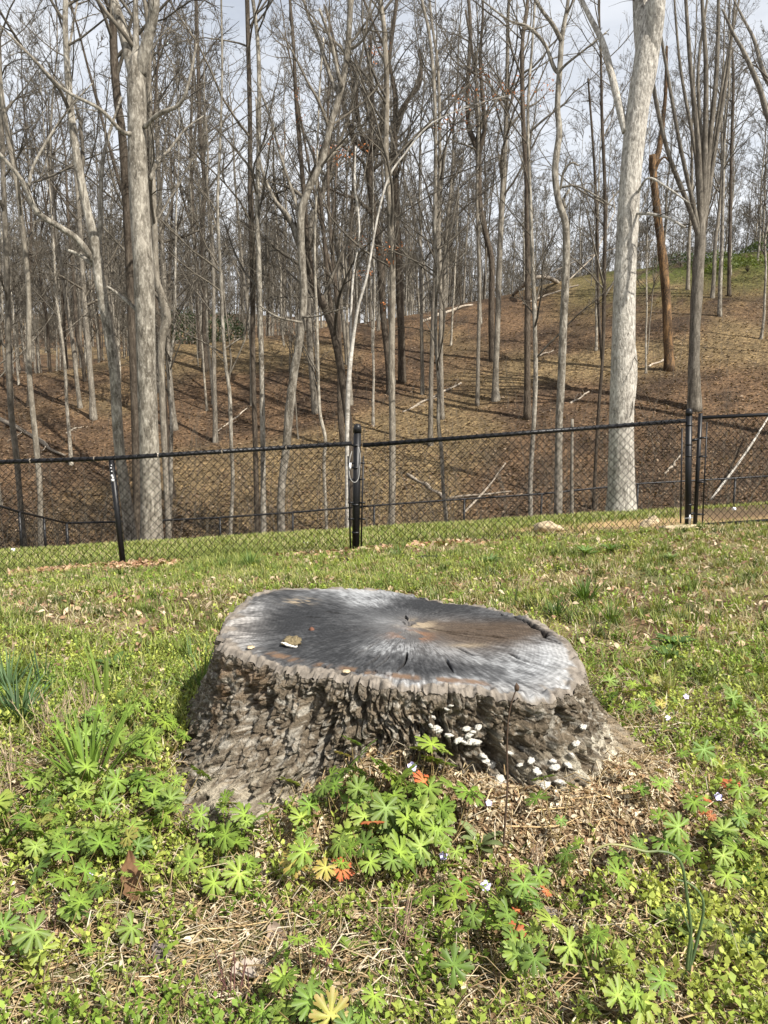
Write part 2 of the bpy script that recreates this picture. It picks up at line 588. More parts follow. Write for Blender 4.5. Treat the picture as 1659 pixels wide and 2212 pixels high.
def build_ground():
    rows = [-5, -3.5, -2, -1, -0.3, 0.2]
    y = 0.5
    while y < 3.4:
        rows.append(y)
        y += 0.025
    while y < 260:
        rows.append(y)
        y *= 1.027
    rows += [300, 380, 500, 700]
    rows = np.array(rows)
    s = np.linspace(-1.35, 1.35, 300)
    s = s * (0.75 + 0.25 * (np.abs(s) / 1.35))
    X = s[None, :] * (np.abs(rows[:, None]) + 1.4)
    Y = np.broadcast_to(rows[:, None], X.shape)
    Z = terrain(X, Y)
    Z = np.where(Y > 255, np.minimum(Z, 38), Z)
    V = np.stack([X, Y, Z], -1).reshape(-1, 3)
    nr, nc = X.shape
    i = np.arange(nr * nc).reshape(nr, nc)
    F = np.stack([i[:-1, :-1], i[:-1, 1:], i[1:, 1:], i[1:, :-1]], -1).reshape(-1, 4)
    C = ground_colour(X.ravel(), Y.ravel())
    m, nt, b, out = new_mat('ground_earth_and_litter')
    a = nt.nodes.new('ShaderNodeAttribute')
    a.attribute_name = 'Col'
    geo = nt.nodes.new('ShaderNodeNewGeometry')
    vo = nt.nodes.new('ShaderNodeTexVoronoi')
    vo.inputs['Scale'].default_value = 9.0
    nt.links.new(geo.outputs['Position'], vo.inputs['Vector'])
    hs = nt.nodes.new('ShaderNodeSeparateColor')
    nt.links.new(vo.outputs['Color'], hs.inputs['Color'])
    vr = n_ramp(nt, hs.outputs[0], [(0.0, (0.45, 0.42, 0.4)), (0.5, (0.95, 0.92, 0.9)), (0.85, (1.35, 1.3, 1.2)), (1.0, (2.1, 2.0, 1.8))])
    f1 = n_noise(nt, geo.outputs['Position'], 45, 6, 0.7)
    fr = n_ramp(nt, f1.outputs['Fac'], [(0.3, (0.55, 0.53, 0.5)), (0.7, (1.45, 1.42, 1.35))])
    f2 = n_noise(nt, geo.outputs['Position'], 0.9, 7, 0.72)
    f2r = n_ramp(nt, f2.outputs['Fac'], [(0.33, (0.62, 0.63, 0.64)), (0.67, (1.25, 1.22, 1.18))])
    c = n_mix(nt, a.outputs['Color'], fr.outputs['Color'], 1.0, 'MULTIPLY')
    sx = nt.nodes.new('ShaderNodeSeparateXYZ')
    nt.links.new(geo.outputs['Position'], sx.inputs[0])
    fm = nt.nodes.new('ShaderNodeMapRange')
    fm.inputs['From Min'].default_value = 13.5
    fm.inputs['From Max'].default_value = 15.0
    fm.inputs['To Max'].default_value = 0.75
    nt.links.new(sx.outputs['Y'], fm.inputs['Value'])
    c = n_mix(nt, c, vr.outputs['Color'], fm.outputs['Result'], 'MULTIPLY')
    c = n_mix(nt, c, f2r.outputs['Color'], 0.8, 'MULTIPLY')
    nt.links.new(c, b.inputs['Base Color'])
    b.inputs['Roughness'].default_value = 0.95
    b.inputs['Specular IOR Level'].default_value = 0.1
    f3 = n_noise(nt, geo.outputs['Position'], 5.0, 5, 0.75)
    ad = nt.nodes.new('ShaderNodeMath')
    ad.operation = 'MULTIPLY'
    nt.links.new(f3.outputs['Fac'], ad.inputs[0])
    nt.links.new(fm.outputs['Result'], ad.inputs[1])
    b1 = n_bump(nt, b, f1.outputs['Fac'], 0.03, 0.8)
    b2 = nt.nodes.new('ShaderNodeBump')
    b2.inputs['Distance'].default_value = 0.2
    nt.links.new(ad.outputs[0], b2.inputs['Height'])
    nt.links.new(b2.outputs['Normal'], b1.inputs['Normal'])
    o = link('ground', make_mesh('ground', V, F, m, C))
    o['kind'] = 'structure'
    return o


build_ground()

# ------------------------------------------------------------------ trees
def grow(start, d, L, r0, n, jit, trop, tip=0.25, g=rng):
    B = len(start)
    P = np.empty((B, n, 3))
    P[:, 0] = start
    d = d / (np.linalg.norm(d, axis=1, keepdims=True) + 1e-9)
    step = (L / (n - 1))[:, None]
    bend = g.normal(0, jit * 0.6, (B, 3))
    for i in range(1, n):
        d = d + g.normal(0, jit, (B, 3)) + bend
        d[:, 2] += trop
        d = d / np.linalg.norm(d, axis=1, keepdims=True)
        P[:, i] = P[:, i - 1] + d * step
    R = r0[:, None] * np.linspace(1, tip, n)[None]
    return P, R


def sprout(P, R, per, t0, t1, ang, lf, rf, n, jit, trop, tip=0.3, rmin=0.004, g=rng, plen=None, taper=0.65):
    """children of every tube in P: returns P2, R2"""
    B, m, _ = P.shape
    idx = np.repeat(np.arange(B), per)
    N = len(idx)
    t = g.uniform(t0, t1, N)
    ft = t * (m - 1)
    i = np.minimum(ft.astype(int), m - 2)
    fr = (ft - i)[:, None]
    a, b = P[idx, i], P[idx, i + 1]
    st = a * (1 - fr) + b * fr
    rad = R[idx, i] * (1 - fr[:, 0]) + R[idx, i + 1] * fr[:, 0]
    T = b - a
    T /= np.linalg.norm(T, axis=1, keepdims=True) + 1e-9
    rnd = g.normal(0, 1, (N, 3))
    side = rnd - (rnd * T).sum(1, keepdims=True) * T
    side /= np.linalg.norm(side, axis=1, keepdims=True) + 1e-9
    an = g.normal(ang, ang * 0.25, N)[:, None]
    d = T * np.cos(an) + side * np.sin(an)
    if plen is None:
        plen = np.linalg.norm(np.diff(P, axis=1), axis=2).sum(1)
    L = plen[idx] * lf * (1 - taper * t) * g.uniform(0.6, 1.3, N)
    r = np.maximum(rad * rf * g.uniform(0.7, 1.1, N), rmin)
    return grow(st, d, L, r, n, jit, trop, tip, g)


def crown_for(P, R, H, n1, g, t0=0.4, t1=0.98, spread=0.75, lf=0.3, rich=1.0, rmin=0.006, dens=(6, 5, 3)):
    """P,R: (1,n,3) trunk. returns Tubes holding branches and twigs"""
    tb = Tubes()
    pl = np.full(len(P), H)
    p1, r1 = sprout(P, R, n1, t0, t1, spread, lf, 0.58, 9, 0.11, 0.075, 0.2, rmin * 1.6, g, pl, 0.6)
    tb.add(p1, r1, 4)
    p2, r2 = sprout(p1, r1, dens[0], 0.2, 1.0, 0.62, 0.5, 0.62, 6, 0.15, 0.05, 0.35, rmin, g)
    tb.add(p2, r2, 3)
    p3, r3 = sprout(p2, r2, dens[1], 0.15, 1.0, 0.65, 0.55, 0.6, 4, 0.17, 0.05, 0.5, rmin * 0.75, g)
    tb.add(p3, r3, 3)
    if dens[2]:
        p4, r4 = sprout(p3, r3, dens[2], 0.2, 1.0, 0.65, 0.65, 0.75, 3, 0.15, 0.05, 0.6, rmin * 0.6, g)
        tb.add(p4, r4, 3)
    return tb, (p1, p2, p3)


TREE_N = [0]


def hero(label, pts, Y=None, bark='grey', limbs=(), H=17.0, n1=17, t0=0.33, sides=12, rough=0.25, flare=0.35,
         depth=0.0, twig='twig', group=None, spread=0.82, lf=0.32, top=True, dens=(6, 5, 1), name='bare_tree', rscale=3.0):
    """pts: (px, py, width px) from the foot upward, in the photograph's frame, at distance Y (or where the foot meets the slope)"""
    TREE_N[0] += 1
    g = np.random.default_rng(500 + TREE_N[0])
    if Y is None:
        f = hit(pts[0][0], pts[0][1], 14, 120)
        Y = f[1]
    W = []
    for k, (px, py, w) in enumerate(pts):
        yy = Y + depth * k / max(1, len(pts) - 1)
        p = at(px, py, yy)
        W.append([*p, w / 2 / FOC * yy * 0.88])
    W = np.array(W)
    foot = W[0].copy()
    gz = tz(foot[0], foot[1])
    if foot[2] > gz + 0.25:
        W = np.concatenate([[[foot[0] + g.normal(0, 0.04), foot[1], gz - 0.15, foot[3] * 1.08]], W])
    else:
        W[0, 2] = gz - 0.15
    base = np.array([W[0, 0], W[0, 1], gz])
    if top:
        last, prev = W[-1], W[-2]
        d = last[:3] - prev[:3]
        d /= np.linalg.norm(d)
        while W[-1, 2] - gz < H:
            d = d + np.array([g.normal(0, 0.1), g.normal(0, 0.1), 0.25])
            d /= np.linalg.norm(d)
            q = W[-1, :3] + d * H * 0.1
            W = np.concatenate([W, [[*q, max(0.02, W[-1, 3] * 0.78)]]])
    S = spline(W, 7)
    P, R = S[:, :3], np.maximum(S[:, 3], 0.008)
    h = P[:, 2] - gz
    R = R * (1 + flare * np.exp(-np.maximum(h, 0) / (0.25 + 2.2 * R[0])))
    tb = Tubes()
    tb.add(P, R, sides, cap=True)
    lt = []
    for lb in limbs:
        lw = np.array([[*at(px, py, Y + dy), w / 2 / FOC * Y] for px, py, w, dy in lb])
        s = spline(lw, 5)
        tb.add(s[:, :3], np.maximum(s[:, 3], 0.008), max(6, sides // 2), cap=True)
        lt.append(s)
    t = thing(name, label, 'tree', base, group)
    link('trunk', tb.mesh('trunk', M[bark], base, rough=rough, rscale=rscale, seed=TREE_N[0]), t)
    Pn = P[None]
    Rn = R[None]
    cr = None
    if n1:
        cr, lev = crown_for(Pn, Rn, max(H, 8), n1, g, t0, 0.98, spread, lf, dens=dens, rmin=0.0075)
    for s in lt:
        L = np.linalg.norm(np.diff(s[:, :3], axis=0), axis=1).sum()
        a, _ = sprout(s[None, :, :3], s[None, :, 3], 6, 0.25, 1.0, 0.6, 0.5, 0.5, 6, 0.14, 0.06, 0.3, 0.006, g, np.array([L]))
        b, c = sprout(a, np.full(a.shape[:2], 0.008), 5, 0.2, 1.0, 0.6, 0.5, 0.7, 5, 0.15, 0.05, 0.4, 0.005, g)
        if cr is None:
            cr = Tubes()
        cr.add(a, np.linspace(0.012, 0.005, 6)[None] * np.ones((len(a), 1)), 3)
        cr.add(b, np.minimum(c, 0.006), 3)
    if cr is not None:
        link('crown', cr.mesh('crown', M[twig], base), t)
    return t, (P, R)


# --- the trees one can tell apart, foot first
hero('big pale grey tree at the grass edge, tallest trunk left of the fence post', 
     [(328, 1160, 50), (323, 970, 46), (316, 780, 45), (312, 614, 46), (305, 500, 45), (297, 333, 43), (296, 240, 42), (295, 180, 42), (295, 130, 30), (294, 85, 14)], 15.6, 'pale',
     [[(290, 165, 25, 0), (272, 90, 22, .1), (258, 40, 20, .2), (243, -10, 18, .3), (225, -120, 14, .3), (200, -260, 8, .3)],
      [(300, 165, 26, 0), (318, 90, 22, -.1), (330, 40, 20, -.2), (335, -10, 19, -.3), (345, -150, 14, -.3), (360, -300, 8, -.3)],
      [(290, 290, 9, -.1), (262, 283, 8, -.3), (215, 235, 7, -.6), (140, 195, 6, -.8), (70, 125, 5, -1), (0, 55, 3, -1.2)],
      [(312, 275, 9, -.1), (345, 245, 8, -.3), (385, 228, 7, -.4), (405, 190, 6, -.5), (418, 130, 5, -.5), (425, 95, 3, -.5)],
      [(325, 390, 9, .1), (340, 350, 8, .2), (365, 325, 6, .5), (400, 280, 4, .6), (440, 250, 2, .8)],
      [(302, 680, 8, .1), (285, 660, 8, .2), (255, 635, 7, .4), (232, 620, 6, .5)]],
     H=16, n1=9, t0=0.62, sides=40, rough=0.10, flare=0.22, rscale=5)
hero('dark trunk close behind the big pale tree',
     [(297, 1160, 20), (292, 900, 19), (284, 700, 18), (276, 500, 19), (265, 300, 19), (254, 220, 19), (246, 110, 18), (243, 0, 17)], 17.5, 'brown', H=18, n1=12, t0=0.5)
hero('grey trunk with a swollen bend just right of the big pale tree',
     [(365, 1160, 14), (357, 1000, 14), (350, 850, 15), (349, 740, 18), (360, 690, 22), (350, 640, 19), (338, 597, 15), (334, 480, 14), (328, 330, 13), (322, 200, 12), (318, 40, 10)], 18.5, 'grey', H=17, n1=14)
hero('pale mottled tree with a long limb reaching to the upper left edge',
     [(283, 1165, 27), (270, 1060, 26), (258, 970, 25), (253, 900, 25), (247, 797, 25), (231, 697, 24), (214, 597, 24), (206, 530, 23), (190, 460, 19), (171, 367, 18), (154, 250, 16), (145, 133, 14), (141, 50, 12), (143, -20, 11)], 16.5, 'pale',
     [[(203, 565, 14, 0), (170, 520, 13, -.2), (133, 493, 12, -.4), (80, 457, 11, -.6), (50, 393, 9, -.8), (0, 333, 7, -1), (-60, 270, 4, -1.2)],
      [(210, 540, 12, .1), (217, 483, 11, .2), (220, 367, 9, .4), (233, 300, 7, .6), (262, 210, 4, .8)],
      [(62, 405, 7, -.7), (72, 360, 6, -.6), (105, 300, 5, -.5), (150, 235, 4, -.4), (200, 180, 2, -.3)],
      [(200, 572, 9, 0), (175, 552, 8, .2), (145, 540, 6, .3)]],
     H=17, n1=14, t0=0.45, sides=20, rough=0.16, flare=0.2)
hero('slim grey tree leaning left near the left edge',
     [(88, 1170, 13), (87, 1063, 13), (77, 947, 13), (64, 810, 12), (63, 664, 12), (60, 597, 12), (50, 500, 11), (37, 400, 11), (13, 267, 10), (0, 165, 9), (-10, 40, 8)], 18, 'grey', H=17, n1=14)
hero('grey trunk at the left edge behind the far fence corner',
     [(45, 1095, 14), (37, 997, 14), (25, 897, 14), (20, 797, 14), (15, 597, 13), (8, 400, 11), (2, 200, 9)], 21, 'grey', H=18, n1=16)
hero('straight grey tree on the slope left, its long shadow running up left',
     [(203, 906, 14), (197, 830, 13), (192, 763, 13), (183, 664, 12), (176, 540, 11), (165, 380, 10), (152, 240, 8)], None, 'grey', H=22, n1=22, t0=0.3, flare=0.5)
hero('thin grey tree leaning left beside the straight one on the left slope',
     [(174, 881, 10), (167, 830, 10), (158, 747, 9), (143, 647, 9), (125, 520, 8), (112, 380, 7)], None, 'grey', H=20, n1=20, t0=0.3)
hero('short-shadowed dark tree on the crest of the left slope',
     [(184, 824, 9), (178, 770, 9), (167, 720, 9), (160, 620, 8), (148, 480, 7)], None, 'brown', H=20, n1=20, t0=0.3)
hero('grey tree with flared foot on the slope right of the big pale tree',
     [(377, 928, 15), (370, 863, 14), (363, 763, 14), (356, 640, 13), (347, 480, 12), (340, 300, 10)], None, 'grey', H=22, n1=22, t0=0.3, flare=0.5)
hero('thin pale sapling on the left slope below the dark straight tree',
     [(461, 873, 7), (458, 830, 7), (450, 747, 6), (446, 660, 6), (440, 520, 5)], None, 'grey', H=17, n1=18, t0=0.35)
hero('dark straight brown tree on the crest between the pale tree and the fence post',
     [(443, 802, 14), (442, 700, 13), (440, 597, 12), (437, 483, 11), (443, 400, 11), (433, 300, 10), (430, 200, 9), (426, 60, 7)], None, 'brown',
     [[(374, 540, 7, 0), (385, 510, 7, 0), (403, 470, 6, 0), (408, 430, 5, 0)]] if False else [], H=24, n1=26, t0=0.35)
hero('slim pale tree with a gentle bow standing by the grass left of the post',
     [(498, 1156, 9), (503, 1047, 9), (500, 964, 9), (496, 850, 9), (489, 800, 8), (482, 714, 8), (477, 597, 8), (470, 450, 7), (476, 300, 6), (480, 150, 5), (478, 0, 4)], 20, 'pale', H=15, n1=14)
hero('dark brown straight trunk, left one of the close pair at mid left',
     [(556, 1152, 13), (552, 980, 12), (547, 800, 12), (545, 597, 12), (541, 420, 12), (540, 250, 11), (536, 90, 10), (534, 0, 10)], 21, 'brown', H=18, n1=16)
hero('paler trunk, right one of the close pair at mid left',
     [(569, 1152, 14), (568, 963, 13), (566, 830, 12), (563, 697, 12), (560, 597, 12), (556, 430, 11), (560, 250, 10), (556, 80, 9)], 20, 'pale', H=17, n1=16)
hero('pale leaning tree with a dark hollow, swaying to the upper right',
     [(608, 1150, 19), (608, 1063, 19), (620, 947, 20), (626, 880, 22), (634, 814, 20), (650, 714, 19), (656, 630, 18), (651, 540, 17), (650, 467, 17), (664, 417, 17), (694, 352, 17), (711, 283, 15), (730, 217, 15), (748, 133, 14), (756, 33, 12), (757, -20, 12)], 19, 'pale',
     [[(645, 520, 10, .1), (625, 470, 9, .3), (590, 425, 7, .6), (560, 340, 5, .8), (553, 210, 3, 1)],
      [(648, 480, 9, .1), (640, 440, 8, .3), (610, 350, 6, .5), (585, 260, 5, .6), (560, 190, 3, .7)],
      [(700, 350, 9, .1), (722, 330, 8, .3), (735, 315, 6, .5), (750, 300, 4, .5)],
      [(735, 205, 10, .1), (715, 170, 9, .3), (690, 90, 8, .5), (665, 30, 6, .6), (650, -20, 5, .7)],
      [(738, 190, 9, -.1), (728, 150, 8, -.2), (715, 90, 7, -.3), (690, 20, 5, -.4)],
      [(652, 697, 5, -.2), (600, 685, 4, -.5), (560, 660, 3, -.7)],
      [(654, 685, 5, -.1), (690, 682, 4, -.3), (745, 665, 2, -.5)]],
     H=15, n1=10, t0=0.5, sides=20, rough=0.22, flare=0.2)
hero('dark grey trunk on the slope just right of the leaning hollow tree',
     [(682, 893, 15), (673, 797, 14), (667, 697, 14), (664, 597, 13), (672, 480, 12), (690, 440, 12), (700, 530, 10)][:6], None, 'grey', H=22, n1=24, t0=0.3)
hero('thin pale wavy sapling between the hollow tree and the white tree',
     [(706, 1146, 8), (700, 1013, 8), (703, 950, 8), (692, 897, 8), (688, 830, 7), (685, 697, 7), (680, 560, 6), (684, 380, 5), (690, 200, 4)], 20, 'pale', H=13, n1=12)
hero('dark leaning trunk slanting down behind the white tree',
     [(760, 1150, 18), (757, 960, 18), (743, 847, 18), (736, 797, 19), (720, 714, 19), (698, 655, 18), (676, 610, 17), (664, 520, 13), (655, 400, 11), (640, 220, 9)], 22, 'brown',
     [[(722, 705, 10, .1), (712, 640, 10, .3), (704, 560, 9, .4), (697, 480, 9, .5), (690, 420, 8, .6), (676, 320, 6, .8)]], H=17, n1=14)
white_t, white_pr = hero('white barked slender tree right beside the round topped fence post',
     [(750, 1147, 10), (750, 1040, 10), (750, 930, 10), (753, 830, 11), (761, 747, 9), (774, 664, 6.5), (793, 595, 6), (816, 467, 5), (840, 383, 5), (874, 333, 4), (920, 277, 3.5), (970, 247, 2.5), (1030, 225, 2), (1090, 208, 1.5)], 19.5, 'white',
     [[(758, 760, 6, .1), (758, 690, 5.5, .2), (763, 597, 5, .3), (776, 517, 4.5, .4), (773, 450, 5, .5), (766, 400, 5, .5), (768, 317, 3, .6)]],
     H=12, n1=0, top=False, flare=0.1)
hero('grey straight tree in the middle, right of the fence post',
     [(846, 1145, 17), (848, 964, 16), (846, 797, 15), (848, 597, 14), (843, 467, 13), (834, 333, 12), (836, 200, 12), (830, 67, 11), (821, -10, 10)], 20, 'grey', H=17, n1=14, sides=16)
hero('dark tree behind the middle one, its limb hooking to the right',
     [(869, 826, 17), (866, 700, 17), (862, 597, 17), (856, 430, 15), (853, 290, 12)], None, 'brown',
     [[(853, 300, 11, 0), (862, 250, 10, .2), (882, 215, 9, .4), (905, 184, 9, .6), (910, 150, 8, .7), (906, 107, 6, .8)]], H=20, n1=22, t0=0.4)
hero('dark twisted tree forking wide left of the middle trees',
     [(843, 850, 15), (838, 780, 15), (828, 680, 16), (821, 560, 17), (806, 450, 16), (797, 367, 15), (800, 320, 14)], None, 'brown',
     [[(800, 330, 13, 0), (783, 318, 12, .2), (764, 296, 11, .3), (743, 233, 10, .5), (733, 175, 8, .7), (722, 90, 6, .8), (700, 10, 4, 1)],
      [(800, 325, 13, 0), (818, 297, 11, -.2), (832, 210, 10, -.3), (843, 110, 9, -.4), (857, 0, 8, -.5), (868, -90, 5, -.5)],
      [(798, 345, 9, 0), (780, 290, 8, .3), (770, 210, 7, .5), (768, 120, 5, .6)],
      [(806, 465, 8, 0), (770, 430, 7, -.4), (735, 420, 5, -.6), (700, 400, 3, -.8)]], H=17, n1=16, t0=0.5)
hero('pale thin tree with a crooked stem in front of the fallen pole',
     [(964, 1130, 10), (958, 1063, 9), (954, 980, 9), (947, 913, 9), (948, 830, 9), (941, 730, 8), (943, 597, 8), (939, 500, 8), (941, 300, 8), (936, 167, 8), (926, 67, 7), (910, -10, 6)], 20, 'pale', H=16, n1=14)
hero('darker straight trunk hugging the crooked pale one',
     [(955, 905, 11), (953, 800, 10), (952, 650, 10), (948, 500, 9), (950, 330, 8), (946, 150, 7)], None, 'grey', H=22, n1=22, t0=0.3)
hero('slim grey tree standing on open litter right of the pale pole',
     [(1031, 876, 9), (1033, 764, 9), (1036, 597, 8), (1030, 430, 7), (1034, 260, 6)], None, 'grey', H=19, n1=20, t0=0.35)
hero('stout grey tree with spreading roots on the mid slope',
     [(1071, 864, 15), (1070, 830, 14), (1074, 720, 14), (1078, 597, 13), (1084, 440, 12), (1092, 300, 11), (1096, 130, 9)], None, 'grey', H=23, n1=24, t0=0.3, flare=0.7)
hero('dark tree parting into a tall Y high on the slope',
     [(1063, 780, 14), (1061, 690, 14), (1062, 567, 14), (1048, 500, 13), (1036, 433, 13), (1034, 325, 13)], None, 'brown',
     [[(1034, 335, 11, 0), (1022, 300, 11, .2), (1012, 270, 10, .4), (1010, 183, 9, .6), (1016, 67, 8, .8), (1010, -20, 6, 1)],
      [(1034, 335, 11, 0), (1045, 290, 10, -.2), (1046, 255, 9, -.4), (1037, 133, 7, -.6), (1043, 33, 5, -.8), (1040, -60, 3, -1)]], H=18, n1=12, t0=0.55)
hero('dark straight trunk with a pale one pressed against its right side',
     [(1139, 905, 16), (1139, 731, 15), (1140, 565, 14), (1138, 400, 12), (1130, 260, 11), (1128, 100, 9)], None, 'brown', H=21, n1=22, t0=0.35)
hero('pale slim trunk pressed against the dark one, right of centre',
     [(1146, 1118, 11), (1146, 1032, 11), (1154, 898, 11), (1157, 798, 11), (1155, 698, 10), (1150, 560, 9), (1145, 420, 8), (1140, 250, 7), (1150, 90, 6)], 20, 'pale', H=14, n1=12)
hero('brown and pale speckled tree with kinked stem left of the huge right tree',
     [(1205, 1117, 20), (1207, 931, 18), (1212, 831, 18), (1217, 698, 18), (1222, 597, 18), (1222, 490, 17), (1206, 433, 15), (1199, 367, 15), (1208, 285, 14), (1204, 233, 13), (1209, 150, 12), (1214, 80, 11), (1226, 10, 8), (1232, -60, 7)], 17.5, 'pale',
     [[(1208, 160, 8, 0), (1196, 145, 8, .1), (1176, 95, 7, .2), (1140, 58, 6, .3), (1100, 45, 4, .4), (1040, 0, 3, .5)],
      [(1213, 90, 9, 0), (1195, 55, 8, -.2), (1172, 25, 7, -.3), (1150, -10, 6, -.4), (1120, -60, 4, -.5)],
      [(1205, 160, 6, 0), (1222, 140, 5, -.2), (1260, 110, 4, -.4), (1310, 70, 3, -.6)],
      [(1210, 410, 5, 0), (1218, 370, 5, -.1), (1235, 352, 4, -.2), (1250, 358, 3, -.2)],
      [(1214, 405, 4, 0), (1245, 402, 4, -.2), (1290, 425, 3, -.4), (1330, 450, 2, -.6)],
      [(1222, 450, 6, 0), (1218, 430, 6, 0), (1230, 410, 4, 0)]],
     H=14, n1=6, t0=0.65, sides=20, rough=0.2, flare=0.25)
hero('short dead grey stub trunk between the kinked tree and the huge right tree',
     [(1235, 1106, 9), (1235, 1010, 8), (1236, 905, 7)], 18.5, 'grey', H=2, n1=0, top=False)
hero('thin dark double-stemmed tree beside the huge right tree',
     [(1284, 1048, 8), (1292, 898, 8), (1302, 765, 8), (1305, 600, 9), (1307, 430, 8), (1300, 250, 7)], 26, 'brown',
     [[(1300, 780, 6, .2), (1292, 650, 6, .3), (1290, 500, 6, .4), (1282, 330, 5, .5), (1270, 170, 4, .6)]], H=17, n1=14, t0=0.4)
hero('huge pale grey tree with furrowed bark and wide flared foot at right',
     [(1342, 1108, 66), (1342, 1060, 59), (1342, 931, 57), (1346, 765, 55), (1350, 597, 50), (1355, 500, 49), (1363, 367, 48), (1378, 233, 50), (1393, 150, 54), (1398, 100, 50), (1401, 50, 36), (1402, 5, 16)], 13.6, 'pale_fine',
     [[(1393, 150, 30, 0), (1385, 60, 30, .1), (1382, 0, 28, .2), (1375, -150, 24, .3), (1360, -400, 14, .4)],
      [(1402, 130, 36, 0), (1413, 60, 35, -.1), (1418, 0, 34, -.2), (1430, -150, 28, -.3), (1455, -400, 16, -.4)],
      [(1352, 285, 16, 0), (1342, 250, 15, .05), (1322, 167, 14, .2), (1302, 93, 12, .4), (1272, 33, 10, .6), (1248, -20, 9, .7), (1200, -150, 6, 1)],
      [(1360, 705, 8, 0), (1365, 745, 14, -.03), (1368, 795, 17, -.05), (1365, 860, 14, -.03), (1358, 925, 8, 0)],
      [(1375, 420, 5, -.1), (1400, 385, 4, -.4), (1440, 405, 4, -.6), (1490, 440, 3, -.9)],
      [(1372, 462, 6, -.1), (1400, 462, 6, -.4), (1440, 470, 5, -.6), (1480, 492, 4, -.9)]],
     H=8, n1=0, top=False, sides=56, rough=0.07, flare=0.25, rscale=6)
hero('dead brown snag with bare orange patches right of the huge tree',
     [(1446, 800, 22), (1440, 664, 20), (1434, 580, 20), (1424, 500, 19), (1413, 400, 17), (1409, 335, 15)], None, 'dead',
     [[(1413, 360, 12, 0), (1424, 320, 11, .2), (1432, 260, 9, .4), (1438, 190, 7, .5), (1440, 100, 5, .6)],
      [(1412, 380, 7, 0), (1422, 352, 6, -.2), (1435, 340, 4, -.3), (1447, 350, 3, -.3)]], H=10, n1=0, top=False, flare=0.4, rough=0.35)
fan_limbs = []
for k, (x1, x2, x3, w) in enumerate([(1440, 1405, 1390, 10), (1470, 1440, 1412, 9), (1508, 1492, 1480, 12), (1522, 1525, 1515, 13), (1532, 1548, 1552, 12), (1545, 1572, 1590, 10), (1500, 1470, 1455, 8), (1540, 1566, 1600, 8), (1515, 1508, 1530, 9)]):
    fan_limbs.append([(1512, 520, w, 0), (0.6 * 1515 + 0.4 * x1, 440, w, .1 * k - .4), (x1, 320, w * .85, .2 * k - .8), (x2, 150, w * .7, .3 * k - 1.2), (x3, -20, w * .5, .4 * k - 1.6), (x3 + (x3 - x2) * .8, -200, w * .3, .5 * k - 2)])
hero('grey tree splitting into a broom of tall stems behind the gate post',
     [(1500, 884, 26), (1499, 798, 25), (1502, 698, 25), (1507, 597, 26), (1512, 520, 24), (1514, 460, 18)], None, 'grey', fan_limbs, H=10, n1=0, top=False, flare=0.5, sides=22, rough=0.4, rscale=5)
hero('thin pale trunk right of the broom shaped tree',
     [(1554, 683, 9), (1556, 600, 9), (1559, 531, 8), (1562, 400, 7), (1566, 260, 6)], None, 'pale', H=18, n1=18, t0=0.4)
hero('thin dark trunk on the mossy crest near the right edge',
     [(1575, 640, 8), (1575, 560, 8), (1577, 480, 8), (1580, 330, 7), (1584, 180, 6)], None, 'brown', H=18, n1=18, t0=0.4)
hero('grey tree at the right edge whose limbs arch into the upper right corner',
     [(1745, 760, 22), (1738, 600, 20), (1730, 450, 18), (1715, 350, 17)], 30, 'grey',
     [[(1715, 360, 13, 0), (1690, 310, 12, 0), (1659, 253, 11, -.2), (1640, 190, 10, -.4), (1610, 120, 8, -.6), (1585, 75, 6, -.8), (1560, 20, 4, -1)],
      [(1722, 400, 11, 0), (1690, 240, 10, .3), (1650, 160, 9, .5), (1630, 90, 7, .7), (1605, 40, 5, .9), (1585, 0, 3, 1)]], H=20, n1=10, t0=0.4)

# dead orange leaves held on the white tree's upper stem
def held_leaves(parent, spots, n, size, seed):
    g = np.random.default_rng(seed)
    V, F, C = [], [], []
    org = np.array(parent.location)
    for (c, rad) in spots:
        for _ in range(n):
            p = c + g.normal(0, 1, 3) * rad
            a = g.normal(0, 1, 3)
            a /= np.linalg.norm(a)
            b = np.cross(a, g.normal(0, 1, 3))
            b /= np.linalg.norm(b)
            nn = np.cross(a, b)
            s = size * g.uniform(.7, 1.3)
            i = len(V)
            V += [p - a * s, p + b * s * .45 + nn * s * .2, p + a * s, p - b * s * .45 + nn * s * .2]
            F += [[i, i + 1, i + 2, i + 3]]
            col = np.array([0.34, 0.13, 0.05]) * g.uniform(.6, 1.4)
            C += [col] * 4
    o = link('dead_leaves', make_mesh('dead_leaves', np.array(V) - org, np.array(F), M['dleaf'], np.array(C), smooth=False), parent)
    o['kind'] = 'stuff'


g = np.random.default_rng(5)
tw = Tubes()
spots = []
for (px, py) in [(1000, 215), (1025, 205), (1060, 225), (1085, 190), (1045, 160), (1110, 200), (1140, 195), (1170, 192), (1190, 190), (1010, 260), (985, 255), (960, 265)]:
    p = at(px, py, 19.5 + g.uniform(-.5, .3))
    q = at(min(px - 40, 1000), py + 40, 19.5)
    s = spline(np.array([[*q, .008], [*((p + q) / 2 + g.normal(0, .06, 3)), .006], [*p, .003]]), 5)
    tw.add(s[:, :3], s[:, 3], 3)
    spots.append((p, 0.13))
for (px, py) in [(600, 300), (690, 325), (725, 330), (735, 345), (750, 330), (785, 320), (810, 120), (825, 110), (650, 250), (640, 205), (775, 520), (830, 540), (860, 535), (845, 560), (790, 590), (830, 660)]:
    p = at(px, py, 19.8 + g.uniform(-.4, .4))
    spots.append((p, 0.10))
link('crown', tw.mesh('crown', M['white'], np.array(white_t.location)), white_t)
held_leaves(white_t, spots, 16, 0.035, 9)

